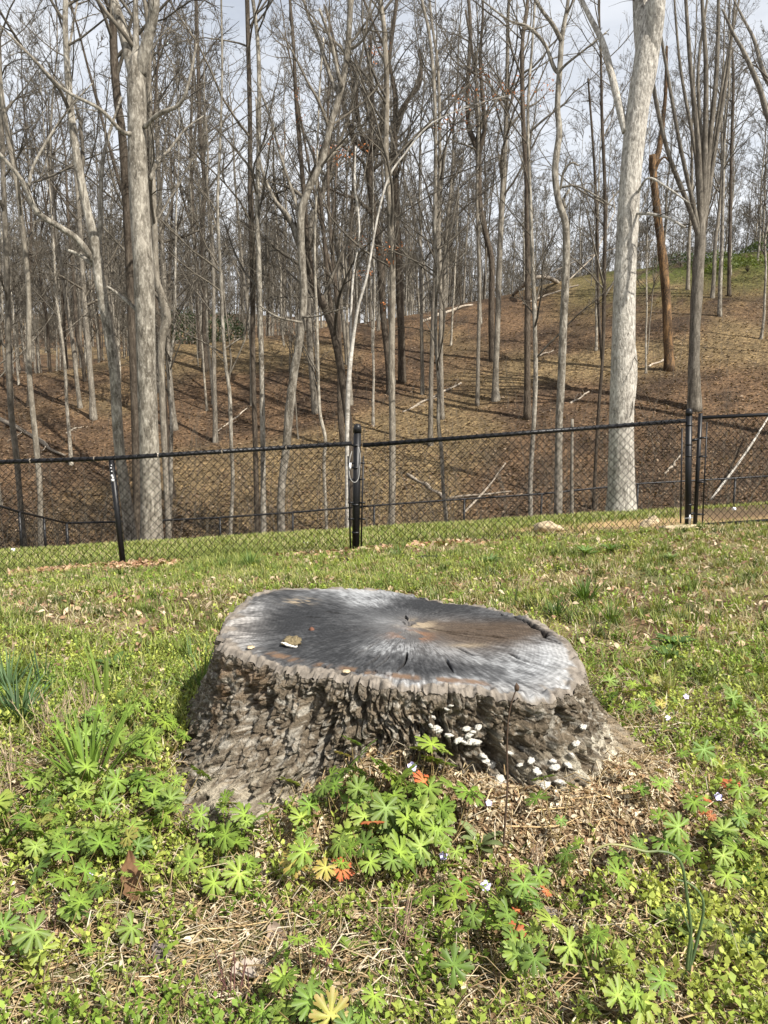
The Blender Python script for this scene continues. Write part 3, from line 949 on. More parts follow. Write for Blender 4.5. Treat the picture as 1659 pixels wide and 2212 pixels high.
# --- slender individuals standing about the slope and beyond the ridge
def variant(seed, H, r, bark, lean):
    g = np.random.default_rng(seed)
    n = 12
    P = np.zeros((1, n, 3))
    hs = np.linspace(-0.3, H, n)
    wob = np.cumsum(g.normal(0, 0.035 * H / 10, (n, 2)), 0)
    P[0, :, 0] = wob[:, 0] + lean * hs
    P[0, :, 1] = wob[:, 1]
    P[0, :, :2] -= P[0, 0, :2]
    P[0, :, 2] = hs
    R = (r * (1 - np.clip(hs, 0, None) / H * 0.86))[None]
    R = np.maximum(R, 0.012)
    S = spline(np.concatenate([P[0], R[0][:, None]], 1), 3)
    S[:, 3] *= 1 + 0.4 * np.exp(-np.maximum(S[:, 2], 0) / 0.3)
    tb = Tubes()
    tb.add(S[:, :3], S[:, 3], 8)
    if g.random() < 0.6:
        p, rr = sprout(S[None, :, :3], S[None, :, 3], 2, 0.3, 0.55, 0.3, 0.75, 0.7, 12, 0.035, 0.05, 0.15, 0.02, g, np.array([H]), 0.5)
        tb.add(p, rr, 6)
        Pn = [S[None, :, :3], p]
        Rn = [S[None, :, 3], rr]
    else:
        Pn, Rn = [S[None, :, :3]], [S[None, :, 3]]
    V, F = tb.arrays(rough=0.2, seed=seed)
    trunk = make_mesh('trunk', V, F, M[bark])
    cr = Tubes()
    for p, q in zip(Pn, Rn):
        c, _ = crown_for(p, q, H if len(p) == 1 else H * 0.5, 20 if len(p) == 1 else 9, g, 0.26, 0.99, 0.72, 0.30, rmin=0.0125, dens=(6, 6, 2))
        cr.b += c.b
    V, F = cr.arrays()
    crown = make_mesh('crown', V, F, M['twig'])
    return trunk, crown


VARS = [variant(100 + k, H, r, b, l) for k, (H, r, b, l) in enumerate([
    (17, .10, 'grey', .02), (20, .13, 'grey', -.03), (15, .075, 'pale', .03), (19, .12, 'grey', -.01),
    (13, .055, 'pale', -.04), (21, .15, 'brown', .02), (16, .085, 'pale', 0.0), (11, .04, 'grey', .05)])]

g = np.random.default_rng(77)
placed = []


def place_tree(x, y, label, group, scale=1.0, var=None):
    z = tz(x, y)
    tr, cr = VARS[var if var is not None else g.integers(len(VARS))]
    t = thing('bare_tree', label, 'tree', (x, y, z), group)
    t.rotation_euler = (g.normal(0, .02), g.normal(0, .02), g.uniform(0, 2 * PI))
    s = scale * g.uniform(0.85, 1.15)
    t.scale = (s, s, s)
    link('trunk', tr, t)
    link('crown', cr, t)


ORD = 'first second third fourth fifth sixth seventh eighth ninth tenth eleventh twelfth thirteenth fourteenth fifteenth sixteenth seventeenth eighteenth nineteenth twentieth twenty-first twenty-second twenty-third twenty-fourth'.split()


def scatter(n, y0, y1, sep, test, label, group, hw=0.62, scale=1.0):
    k = tries = 0
    spots = []
    while k < n and tries < n * 60:
        tries += 1
        y = math.sqrt(g.uniform(y0 * y0, y1 * y1))
        x = g.uniform(-hw, hw) * y
        if not test(x, y):
            continue
        if placed and min((px - x) ** 2 + (py - y) ** 2 for px, py in placed) < sep * sep:
            continue
        placed.append((x, y))
        spots.append((x, y))
        k += 1
    spots.sort(key=lambda q: q[0] / q[1])
    for k, (x, y) in enumerate(spots):
        lb = label if '%s' not in label else label % ORD[k]
        place_tree(x, y, lb, group, scale)


U = lambda x, y: 829.5 + FOC * x / y
RY = lambda x, y: float(np.interp(U(x, y), RU, RYD))
scatter(22, 27, 56, 2.0, lambda x, y: y < RY(x, y) and U(x, y) < 480, '%s slender tree from the left on the brown slope left of the fence post', 'slender trees on the left slope')
scatter(22, 29, 62, 2.2, lambda x, y: y < RY(x, y) and 480 < U(x, y) < 1050, '%s slender tree from the left on the middle slope behind the fence post', 'slender trees on the middle slope')
scatter(13, 36, 66, 2.6, lambda x, y: y < RY(x, y) and U(x, y) > 1050, '%s slender tree from the left on the open right slope', 'slender trees on the right slope')
scatter(75, 50, 92, 1.6, lambda x, y: y > RY(x, y) and U(x, y) < 560, 'bare tree in the crowded wood past the left crest', 'trees past the left crest')
scatter(72, 60, 95, 1.7, lambda x, y: y > RY(x, y) and 560 < U(x, y) < 1150, 'bare tree in the crowded wood past the middle crest', 'trees past the middle crest')
scatter(32, 67, 98, 2.0, lambda x, y: y > RY(x, y) and U(x, y) > 1150, 'bare tree standing along the mossy right crest', 'trees past the right crest')


def far_wood(n, y0, y1, seed):
    """a mass of trees too far to tell apart: instances on points"""
    g = np.random.default_rng(seed)
    y = np.sqrt(g.uniform(y0 * y0, y1 * y1, n))
    x = g.uniform(-0.66, 0.66, n) * y
    z = terrain(x, y) - 0.2
    me = bpy.data.meshes.new('distant_wood')
    me.vertices.add(n)
    me.vertices.foreach_set('co', np.stack([x, y, z], 1).astype(np.float32).ravel())
    sc = me.attributes.new('tree_scale', 'FLOAT', 'POINT')
    sc.data.foreach_set('value', g.uniform(0.8, 1.25, n).astype(np.float32))
    rt = me.attributes.new('tree_turn', 'FLOAT_VECTOR', 'POINT')
    rt.data.foreach_set('vector', np.stack([0 * x, 0 * x, g.uniform(0, 6.28, n)], 1).astype(np.float32).ravel())
    me.update()
    o = link('distant_wood', me)
    src = bpy.data.collections.new('distant_wood_kinds')
    for tr, cr in VARS:
        j = bpy.data.meshes.new('distant_tree')
        Vs, Fs, nn = [], [], 0
        mi = []
        for q in (tr, cr):
            v = np.empty(len(q.vertices) * 3, dtype=np.float32)
            q.vertices.foreach_get('co', v)
            f = np.empty(len(q.loops), dtype=np.int32)
            q.loops.foreach_get('vertex_index', f)
            Vs.append(v.reshape(-1, 3))
            Fs.append(f.reshape(-1, 4) + nn)
            nn += len(q.vertices)
        m2 = make_mesh('distant_tree', np.concatenate(Vs), np.concatenate(Fs), M['twig'])
        m2.materials.append(M['pale'])
        mi = np.zeros(len(m2.polygons), dtype=np.int32)
        mi[:len(tr.polygons)] = 1
        m2.polygons.foreach_set('material_index', mi)
        src.objects.link(bpy.data.objects.new('distant_tree', m2))
    ng = bpy.data.node_groups.new('distant_wood', 'GeometryNodeTree')
    ng.interface.new_socket('Geometry', in_out='INPUT', socket_type='NodeSocketGeometry')
    ng.interface.new_socket('Geometry', in_out='OUTPUT', socket_type='NodeSocketGeometry')
    gi = ng.nodes.new('NodeGroupInput')
    go = ng.nodes.new('NodeGroupOutput')
    ci = ng.nodes.new('GeometryNodeCollectionInfo')
    ci.inputs['Collection'].default_value = src
    ci.inputs['Separate Children'].default_value = True
    ip = ng.nodes.new('GeometryNodeInstanceOnPoints')
    ip.inputs['Pick Instance'].default_value = True
    a1 = ng.nodes.new('GeometryNodeInputNamedAttribute')
    a1.data_type = 'FLOAT'
    a1.inputs['Name'].default_value = 'tree_scale'
    a2 = ng.nodes.new('GeometryNodeInputNamedAttribute')
    a2.data_type = 'FLOAT_VECTOR'
    a2.inputs['Name'].default_value = 'tree_turn'
    ng.links.new(gi.outputs[0], ip.inputs['Points'])
    ng.links.new(ci.outputs[0], ip.inputs['Instance'])
    ng.links.new(a1.outputs['Attribute'], ip.inputs['Scale'])
    ng.links.new(a2.outputs['Attribute'], ip.inputs['Rotation'])
    ng.links.new(ip.outputs['Instances'], go.inputs[0])
    md = o.modifiers.new('trees', 'NODES')
    md.node_group = ng
    return o


o = far_wood(950, 86, 215, 31)
tag(o, 'distant mass of bare grey trees closing the view behind the ridges', 'woods', kind='stuff')

# --- fallen logs and poles on the slope
def log(label, pts, lift=0.0, mat='log', w2=None, group=None):
    W = []
    for (px, py, w) in pts:
        p = hit(px, py, 16, 120)
        r = w / 2 / FOC * p[1]
        W.append([p[0], p[1], p[2] + r * 0.7 + lift, r])
    gl = np.random.default_rng(int(pts[0][0] * 7 + pts[0][1]))
    W = spline(np.array(W), 3)
    W[:, :3] += gl.normal(0, 1, (len(W), 3)) * W[:, 3:4] * np.array([.5, .5, .35])
    W[:, 3] *= gl.uniform(.7, 1.15, len(W)) * np.linspace(1, .75, len(W))
    S = spline(W, 3)
    c = W[:, :3].mean(0)
    tb = Tubes()
    tb.add(S[:, :3], S[:, 3], 9, cap=True)
    p_, r_ = sprout(S[None, :, :3], S[None, :, 3], 3, .2, .9, .8, .3, .4, 4, .15, .05, .4, .008, gl)
    tb.add(p_, r_, 4)
    o = link('fallen_log', tb.mesh('fallen_log', M[mat], c, rough=0.25), None, c)
    tag(o, label, 'log', group)
    return o


log('pale fallen pole lying across the middle slope', [(868, 892, 5), (930, 862, 6), (997, 830, 5)])
log('long pale fallen trunk on the crest left of the huge tree', [(1105, 641, 9), (1200, 614, 10), (1292, 588, 8)])
log('second pale trunk lying just under the long fallen one', [(1130, 660, 5), (1180, 640, 6), (1250, 618, 5)])
log('broken pale log on the crest behind the crooked tree', [(912, 697, 7), (960, 678, 7), (1020, 661, 6)])
log('dark fallen log at the top of the middle crest', [(965, 648, 5), (1000, 640, 6), (1035, 632, 5)], mat='brown')
log('fallen pale log coming in from the left edge', [(-30, 890, 10), (60, 943, 10), (140, 988, 8)])
log('weathered log in the valley behind the middle fence panel', [(880, 1027, 8), (920, 1052, 9), (957, 1079, 10)])
log('thin grey log lying level in the valley bottom', [(968, 1078, 6), (1040, 1071, 5), (1105, 1063, 5)])
log('short pale log left of the dead brown snag', [(1400, 794, 6), (1436, 779, 6)])
log('short white broken branch by the kinked tree on the slope', [(1232, 872, 5), (1250, 862, 5), (1272, 848, 4)])
log('small pale stick on the slope left of the kinked tree', [(1165, 770, 4), (1197, 758, 4)])
log('small pale stick on the left slope under the straight tree', [(143, 938, 4), (160, 928, 4), (178, 924, 3)])
log('thin pale pole on the slope beside the bowed slim tree', [(463, 938, 3), (500, 910, 4), (533, 884, 3)])
log('crooked white stick on the slope near the gate post', [(1437, 1025, 5), (1452, 1008, 6), (1470, 985, 4)])


def pole(label, a, b, r, mat):
    P = spline(np.array([[*a, r], [*((a + b) / 2 + np.array([0.05, 0, -0.06])), r * .95], [*b, r * .7]]), 6)
    c = (a + b) / 2
    tb = Tubes()
    tb.add(P[:, :3], P[:, 3], 9, cap=True)
    o = link('leaning_pole', tb.mesh('leaning_pole', M[mat], c, rough=0.3), None, c)
    tag(o, label, 'dead trunk')


a = hit(1535, 1080, 16, 60)
pole('white dead birch leaning up to the right behind the gate', a, at(1665, 893, a[1] + 4), 0.045, 'white')
a = hit(1000, 1110, 16, 60)
pole('broken white dead pole leaning in the valley right of the post', a, at(1092, 1000, a[1] + 3), 0.038, 'log')

# --- leaf litter on the slope: real leaves, uncountable
def litter(n, xy, size, cols, mat, seed, name, label, lift=0.01, up=0.6, simple=False):
    g = np.random.default_rng(seed)
    x, y = xy(g, n)
    z = terrain(x, y)
    s = size * g.uniform(.6, 1.3, n)
    th = g.uniform(0, 2 * PI, n)
    a = np.stack([np.cos(th), np.sin(th), g.normal(0, .45 * up, n)], 1)
    b = np.stack([-np.sin(th), np.cos(th), g.normal(0, .5 * up, n)], 1)
    nn = np.cross(a, b)
    nn /= np.linalg.norm(nn, axis=1, keepdims=True)
    p = np.stack([x, y, z + lift + np.abs(g.normal(0, lift, n))], 1)
    c = (g.uniform(.1, .5, n) * s)[:, None]
    S = s[:, None]
    nv = 4 if simple else 6
    if simple:
        V = np.stack([p - a * S, p + b * S * .5 + nn * c, p + a * S, p - b * S * .5 + nn * c], 1)
        F = np.arange(4 * n).reshape(n, 4)
    else:
        V = np.stack([p - a * S, p - a * S * .25 + b * S * .5 + nn * c, p + a * S * .4 + b * S * .42 + nn * c, p + a * S + nn * c * .6, p + a * S * .4 - b * S * .42 + nn * c, p - a * S * .25 - b * S * .5 + nn * c], 1)
        i = np.arange(n)[:, None] * 6
        F = np.concatenate([i + np.array([[0, 1, 2, 3]]), i + np.array([[0, 3, 4, 5]])])
    cols = np.asarray(cols)
    C = cols[g.integers(len(cols), size=n)] * g.uniform(.7, 1.3, (n, 1))
    C = np.repeat(C[:, None], nv, 1).reshape(-1, 3)
    o = link(name, make_mesh(name, V.reshape(-1, 3), F, mat, C, smooth=False))
    tag(o, label, 'leaves', kind='stuff')
    return o


def slope_xy(g, n):
    y = 1 / g.uniform(1 / 58, 1 / 15.5, n)
    x = g.uniform(-.6, .6, n) * y
    return x, y


litter(60000, slope_xy, 0.075, [(.13, .09, .06), (.18, .127, .085), (.08, .056, .04), (.24, .18, .125), (.155, .095, .055)], M['dleaf'], 3,
       'leaf_litter', 'brown fallen leaves covering the wooded slope', 0.02, simple=True)

# undergrowth of thin bare stems on the slope
def brush(n, seed):
    g = np.random.default_rng(seed)
    y = 1 / g.uniform(1 / 60, 1 / 17, n)
    x = g.uniform(-.6, .6, n) * y
    z = terrain(x, y)
    P, R = grow(np.stack([x, y, z - .05], 1), np.stack([g.normal(0, .22, n), g.normal(0, .22, n), np.ones(n)], 1), g.uniform(.5, 3.2, n), g.uniform(.004, .011, n), 6, .08, .03, .3, g)
    tb = Tubes()
    tb.add(P, R, 3)
    p, r = sprout(P, R, 4, .3, 1, .6, .4, .6, 4, .14, .04, .5, .003, g)
    tb.add(p, r, 3)
    return tb


o = link('undergrowth', brush(1300, 8).mesh('undergrowth', M['twig']))
tag(o, 'thin bare saplings and brush scattered over the wooded slope', 'undergrowth', kind='stuff')


def shrub(label, px, py, Y, rx, rz, n, col, seed, group=None):
    g = np.random.default_rng(seed)
    if Y is None:
        c = hit(px, py, 20, 140)
    else:
        q = at(px, py, Y)
        c = np.array([q[0], q[1], tz(q[0], q[1])])
    t = thing('evergreen_shrub', label, 'shrub', c, group)
    k = 14
    d = np.stack([g.normal(0, .5, k), g.normal(0, .5, k), np.ones(k)], 1)
    P, R = grow(np.zeros((k, 3)), d, g.uniform(.6, 1.1, k) * rz, np.full(k, .02), 6, .12, .05, .3, g)
    tb = Tubes()
    tb.add(P, R, 4)
    link('stems', tb.mesh('stems', M['brown']), t)
    th, ph = g.uniform(0, 2 * PI, n), np.arccos(g.uniform(-.2, 1, n))
    rr = g.uniform(.35, 1, n) ** .5 * (0.75 + 0.5 * vnoise(th * 1.3, ph * 2.2, None, seed))
    p = np.stack([rr * rx * np.cos(th) * np.sin(ph), rr * rx * np.sin(th) * np.sin(ph), rz * (0.15 + .85 * rr * np.cos(ph))], 1)
    a = g.normal(0, 1, (n, 3))
    a /= np.linalg.norm(a, axis=1, keepdims=True)
    b = np.cross(a, g.normal(0, 1, (n, 3)))
    b /= np.linalg.norm(b, axis=1, keepdims=True)
    s = g.uniform(.07, .15, n)[:, None]
    V = np.stack([p - a * s, p + b * s * .4, p + a * s, p - b * s * .4], 1).reshape(-1, 3)
    F = np.arange(4 * n).reshape(n, 4)
    C = np.repeat((np.array(col) * g.uniform(.55, 1.5, (n, 1)))[:, None], 4, 1).reshape(-1, 3)
    o = link('foliage', make_mesh('foliage', V, F, M['weed'], C, smooth=False), t)
    return t


shrub('bright green evergreen bush at the top right crest', 1615, 575, 58, 4.0, .9, 2600, (.085, .11, .02), 1)
shrub('low green bush left of the bright one on the right crest', 1545, 560, 61, 2.4, 1.0, 1300, (.06, .085, .02), 2)
shrub('dark green bush behind the broom shaped tree on the crest', 1470, 570, 64, 2.4, 1.1, 1000, (.04, .06, .02), 3)
shrub('dark green holly clump on the left crest near the dark straight tree', 405, 745, 56, 1.5, 2.6, 1200, (.025, .045, .015), 4)
shrub('dark green holly clump on the left crest right of the other', 487, 735, 58, 1.8, 2.2, 1200, (.025, .045, .015), 5)
shrub('green bush at the right edge below the white house', 1665, 545, 66, 2.4, 1.2, 1000, (.05, .075, .02), 6)

# white house glimpsed at the right edge
hp = at(1641, 512, 88)
hp[0] += 3.7
hz = tz(hp[0] + 4, 90) - 0.3
house = thing('house', 'white house just showing at the right edge beyond the crest', 'house', (hp[0], hp[1], hz))


def box(x0, y0, z0, x1, y1, z1):
    V = np.array([[x, y, z] for z in (z0, z1) for y in (y0, y1) for x in (x0, x1)], float)
    F = np.array([[0, 2, 3, 1], [4, 5, 7, 6], [0, 1, 5, 4], [2, 6, 7, 3], [0, 4, 6, 2], [1, 3, 7, 5]])
    return V, F


def boxes(name, bs, mat, parent=None, loc=None, col=None):
    Vs, Fs, n = [], [], 0
    for bb in bs:
        V, F = box(*bb)
        Vs.append(V)
        Fs.append(F + n)
        n += 8
    return link(name, make_mesh(name, np.concatenate(Vs), np.concatenate(Fs), mat, smooth=False), parent, loc)


zt = at(1641, 477, 88)[2] - hz
boxes('wall', [(0, 0, 0, 9, 7, zt)], M['white_paint'], house)
for k in range(14):
    boxes('siding_board', [(-.02, -.04, 0.1 + k * (zt - .2) / 14, 9.02, -.002, 0.1 + (k + .9) * (zt - .2) / 14)], M['white_paint'], house)
rf = np.array([[-.2, -.3, zt], [9.5, -.3, zt], [9.5, 7.6, zt], [-.2, 7.6, zt], [-.2, 3.5, zt + 0.9], [9.5, 3.5, zt + 0.9]])
link('roof', make_mesh('roof', rf, [np.array([[0, 1, 5, 4], [2, 3, 4, 5], [0, 3, 2, 1]]), np.array([[0, 4, 3], [1, 2, 5]])], M['roof'], smooth=False), house)
for wx in (1.6, 5.6):
    w = boxes('window', [(wx, -.09, zt * .45, wx + 1, -.045, zt * .85)], M['white_paint'], house)
    boxes('pane', [(wx + .07, -.11, zt * .47, wx + .93, -.092, zt * .83)], M['glass'], w)

# ------------------------------------------------------------------ fences
def fy(px):
    return float(np.interp(px, [-200, 254, 768, 1488, 1900], [8.15, 8.2, 8.3, 8.6, 8.8]))


def chain(tb, A0, A1, B0, B1, w, r, g=None):
    """woven diamonds between bottom line A0-A1 and top line B0-B1"""
    A0, A1, B0, B1 = map(np.asarray, (A0, A1, B0, B1))
    L = np.linalg.norm((A1 - A0)[:2])
    Hh = ((B0 - A0)[2] + (B1 - A1)[2]) / 2
    k = int(L / w)
    m = int(Hh / w) + 1
    kk, jj = np.meshgrid(np.arange(k), np.arange(m), indexing='ij')
    s = (kk + ((jj + kk) % 2)) * w / L
    v = jj / (m - 1)
    s = np.clip(s, 0, 1)[..., None]
    v = v[..., None]
    P = (A0 * (1 - s) + A1 * s) * (1 - v) + (B0 * (1 - s) + B1 * s) * v
    nrm = np.array([-(A1 - A0)[1], (A1 - A0)[0], 0])
    nrm = nrm / np.linalg.norm(nrm)
    sag = (fbm(s[..., 0] * L * .8, v[..., 0] * 2, None, 2, 4) - .5) * 0.04
    P = P + nrm * (np.where((jj + kk) % 2, r, -r)[..., None] + sag[..., None])
    tb.add(P, np.full(P.shape[:2], r), 3)


def tube_obj(name, pts, r, mat, parent, sides=14, cap=True):
    tb = Tubes()
    P = np.asarray(pts, float)
    R = np.full(len(P), r) if np.isscalar(r) else np.asarray(r)
    tb.add(P, R, sides, cap=cap)
    org = np.array(parent.location) if parent is not None else np.zeros(3)
    return link(name, tb.mesh(name, mat, org), parent)


def band(name, c, r, mat, parent, h=0.02):
    return tube_obj(name, [c + [0, 0, -h / 2], c + [0, 0, h / 2]], r, mat, parent, 16)


def domed(c_top, r):
    z = np.array([0, .25, .5, .75, .92, 1.0])
    return [c_top + [0, 0, zz * r * 1.1] for zz in z], [r * math.sqrt(max(0.0004, 1 - zz * zz)) for zz in z]


def gp(px, py, Y):
    p = at(px, py, Y)
    return p


left_b = gp(268, 1222, fy(254))
left_t = gp(241, 994, fy(254))
mid_b = gp(768, 1190, fy(768))
mid_t = gp(772, 925, fy(768))
gate_b = gp(1487, 1136, fy(1488))
gate_t = gp(1488, 890, fy(1488))
rail_l0 = gp(-230, 1006, fy(-200))
rail_l1 = gp(241, 990, fy(254))
rail_m = gp(760, 958, fy(768))
rail_m2 = gp(784, 962, fy(768))
rail_r = gp(1480, 909, fy(1488))
for p in (left_b, mid_b, gate_b):
    p[2] = tz(p[0], p[1]) - 0.02
out_b = np.array([rail_l0[0], rail_l0[1], tz(rail_l0[0], rail_l0[1])])

fence = thing('chain_link_fence', 'black chain link fence with top rail crossing the lawn behind the stump', 'fence', mid_b)
tube_obj('top_rail', [rail_l0, rail_l1, rail_m], 0.025, M['black'], fence)
tube_obj('top_rail', [rail_m2, rail_r], 0.025, M['black'], fence)
tube_obj('post', [left_b - [0, 0, .1], left_t], 0.032, M['black'], fence)
tube_obj('post', [out_b - [0, 0, .1], rail_l0], 0.026, M['black'], fence)
pm = tube_obj('post', [mid_b - [0, 0, .1], mid_t], 0.042, M['black'], fence, 20)
pm['label'] = 'thick round topped end post'
dp, dr = domed(mid_t, 0.046)
cap_o = tube_obj('post_cap', [mid_t - [0, 0, .05]] + dp, [0.047] + dr, M['black'], fence, 20)
pg = tube_obj('post', [gate_b - [0, 0, .1], gate_t], 0.036, M['black'], fence, 18)
dp, dr = domed(gate_t, 0.038)
tube_obj('post_cap', [gate_t - [0, 0, .04]] + dp, [0.039] + dr, M['black'], fence, 18)


def low(p):
    return np.array([p[0], p[1], tz(p[0], p[1]) + 0.02])


for A, B in ((rail_l0, rail_l1), (rail_l1, rail_m - [.09, 0, 0]), (rail_m2 + [.07, 0, 0], rail_r - [.05, 0, 0])):
    tb = Tubes()
    chain(tb, low(A) - [0, .03, 0], low(B) - [0, .03, 0], A - [0, .025, -.03], B - [0, .025, -.03], 0.045, 0.0040)
    link('chain_link', tb.mesh('chain_link', M['wire'], mid_b), fence)
# tension bars, bands, rail ties
for sx, px0, px1 in ((-1, 752, 757), (1, 785, 780)):
    a = gp(px0, 985, fy(768) - .04)
    b = gp(px1, 1184, fy(768) - .04)
    tube_obj('tension_bar', [a, b], 0.0095, M['black'], fence, 8)
    for py in (1000, 1035, 1085, 1120):
        c = np.array([mid_b[0] + (mid_t - mid_b)[0] * .6, mid_b[1], gp(768, py, 8.3)[2]])
        tube_obj('brace_band', [c + [sx * .03, -.03, 0], c + [sx * .095, -.045, 0]], 0.011, M['black'], fence, 8)
for py in (962, 1010, 1090, 1150):
    c = gp(768.5, py, fy(768))
    band('brace_band', c, 0.0475, M['black'], fence, 0.022)
a = gp(1473, 925, fy(1488) - .03)
b = gp(1470, 1130, fy(1488) - .03)
tube_obj('tension_bar', [a, b], 0.0095, M['black'], fence, 8)
for py in (918, 960, 985, 1090):
    c = gp(1487.5, py, fy(1488))
    band('brace_band', c, 0.0385, M['black'], fence, 0.02)
for px in np.arange(20, 740, 46):
    y0 = np.interp(px, [0, 241, 755], [998, 990, 958])
    c = gp(px, y0, fy(px))
    d = rail_m - rail_l1
    d /= np.linalg.norm(d)
    tube_obj('rail_tie', [c - d * .006, c + d * .006], 0.0285, M['log'] if px % 3 == 0 else M['black'], fence, 10)
for px in np.arange(805, 1470, 48):
    y0 = np.interp(px, [784, 1480], [962, 909])
    c = gp(px, y0, fy(px))
    d = rail_r - rail_m2
    d /= np.linalg.norm(d)
    tube_obj('rail_tie', [c - d * .006, c + d * .006], 0.0285, M['black'], fence, 10)
# bird lime on the leaning post
dv = left_t - left_b
for k, (f, rr) in enumerate(((.86, .013), (.82, .017), (.845, .010), (.93, .008), (.9, .007), (.955, .006))):
    c = left_b + dv * f + np.array([.004 * (k % 3 - 1), -.0325, 0])
    tube_obj('dropping_splash', [c, c + [0, -.002, 0]], rr, M['white_paint'], fence, 10)
# cord looped on the end post with a white tag
cord = spline(np.array([gp(775, 966, 8.22), gp(778, 985, 8.2), gp(777, 1010, 8.19), gp(774, 1034, 8.19), gp(766, 1042, 8.18), gp(757, 1034, 8.18), gp(754, 1010, 8.19), gp(756, 990, 8.2), gp(760, 975, 8.22)]), 6)
co = thing('hanging_cord', 'thin grey cord looped over the round topped fence post', 'cord', cord[0])
tube_obj('loop', cord, 0.0035, plain_mat('grey_cord', (.35, .34, .32), .8), co, 6)
tube_obj('clasp', [gp(757, 1000, 8.18), gp(756, 1008, 8.18), gp(756, 1014, 8.18)], [.010, .014, .009], M['white_paint'], co, 8)

# gate at the right
gf = fy(1520) + 0.0
hin_t, hin_b = gp(1513, 893, gf), gp(1501, 1134, gf)
g_rt, g_rb = gp(1900, 880, gf + .25), gp(1900, 1108, gf + .25)
gate = thing('chain_link_gate', 'black chain link gate hung beside the right fence post', 'gate', (hin_b[0], hin_b[1], tz(hin_b[0], hin_b[1])))
tube_obj('frame_upright', [hin_b, hin_t], 0.024, M['black'], gate)
tube_obj('frame_upright', [g_rb, g_rt], 0.024, M['black'], gate)
tube_obj('top_rail', [hin_t - [0, 0, .05], g_rt - [0, 0, .02]], 0.022, M['black'], gate)
tube_obj('bottom_rail', [hin_b + [.12, 0, .0], g_rb + [0, 0, .0]], 0.022, M['black'], gate)
a, b = gp(1527, 912, gf - .03), gp(1517, 1132, gf - .03)
tube_obj('tension_bar', [a, b], 0.009, M['black'], gate, 8)
for py in (945, 985, 1040, 1110):
    f = (py - 893) / (1134 - 893)
    c = hin_t * (1 - f) + hin_b * f
    tube_obj('brace_band', [c + [0, -.02, 0], c + [.085, -.03, 0]], 0.011, M['black'], gate, 8)
for py in (948, 1108):
    f = (py - 893) / (1134 - 893)
    c = hin_t * (1 - f) + hin_b * f
    tube_obj('hinge', [c + [-.09, -.01, -.015], c + [-.02, -.01, 0]], 0.016, M['black'], gate, 8)
tb = Tubes()
chain(tb, b + [0, 0, .0], g_rb + [0, -.03, 0], a + [0, 0, .02], g_rt + [0, -.03, 0], 0.045, 0.0040)
link('chain_link', tb.mesh('chain_link', M['wire'], np.array(gate.location)), gate)
lt = thing('gate_latch', 'galvanised latch fitting low on the right fence post', 'latch', gp(1487, 1126, 8.5))
galv = plain_mat('galvanised_steel', (.5, .5, .5), .35, .2, 30, metallic=.8)
tube_obj('strap', [gp(1478, 1120, 8.53), gp(1496, 1118, 8.53)], .008, galv, lt, 8)
tube_obj('drop_rod', [gp(1490, 1112, 8.5), gp(1489, 1133, 8.5)], .012, galv, lt, 8)

# far fence beyond the bank
FARP = [(-60, 1075, 13.0), (42, 1106, 14.2), (95, 1118, 15.8), (144, 1130, 17.0), (310, 1126, 17.5), (475, 1118, 17.9), (632, 1107, 18.2), (808, 1092, 18.5), (1003, 1078, 18.8), (1170, 1067, 19.0), (1378, 1045, 19.2), (1588, 1033, 19.4), (1800, 1020, 19.6)]
fr = [at(*p) for p in FARP]
ff = thing('chain_link_fence', 'low black chain link fence at the foot of the bank before the wood', 'fence', (fr[6][0], fr[6][1], tz(fr[6][0], fr[6][1])))
for i, p in enumerate(fr):
    q = np.array([p[0], p[1], min(tz(p[0], p[1]), p[2] - 1.0)])
    tube_obj('post', [q - [0, 0, .1], p], 0.027 if i not in (3,) else 0.034, M['black'], ff, 10)
tube_obj('top_rail', fr[:4], 0.024, M['black'], ff, 8)
tube_obj('top_rail', fr[3:], 0.024, M['black'], ff, 8)
for A, B in zip(fr[:-1], fr[1:]):
    tb = Tubes()
    a = np.array([A[0], A[1], A[2] - 1.15])
    b = np.array([B[0], B[1], B[2] - 1.15])
    chain(tb, a, b, A, B, 0.06, 0.0038)
    link('chain_link', tb.mesh('chain_link', M['wire'], np.array(ff.location)), ff)

# rocks by the fence
def rock(label, px, py, Y, sx, sy, sz, seed, mat='rock', name='rock', cat='rock', rot=0.0):
    n, m = 20, 14
    th = np.linspace(0, 2 * PI, n, endpoint=False)
    ph = np.linspace(0, PI, m)
    T, Pp = np.meshgrid(th, ph)
    d = np.stack([np.cos(T) * np.sin(Pp), np.sin(T) * np.sin(Pp), np.cos(Pp)], -1)
    f = 1 + (fbm(d[..., 0] * 1.7 + seed, d[..., 1] * 1.7, d[..., 2] * 1.7, 4, seed) - .5) * 1.1
    f2 = np.round(f * 5) / 5 * .5 + f * .5
    V = (d * f2[..., None] * np.array([sx, sy, sz])).reshape(-1, 3)
    V = np.stack([V[:, 0] * math.cos(rot) - V[:, 2] * math.sin(rot), V[:, 1], V[:, 0] * math.sin(rot) + V[:, 2] * math.cos(rot)], 1)
    i = np.arange(n * m).reshape(m, n)
    F = np.stack([i[:-1], i[1:], np.roll(i[1:], -1, 1), np.roll(i[:-1], -1, 1)], -1).reshape(-1, 4)
    p = hit(px, py, 2, 40) if Y is None else at(px, py, Y)
    p[2] = tz(p[0], p[1])
    o = link(name, make_mesh(name, V, F, M[mat], smooth=False), None, p + [0, 0, sz * .4])
    return tag(o, label, cat)


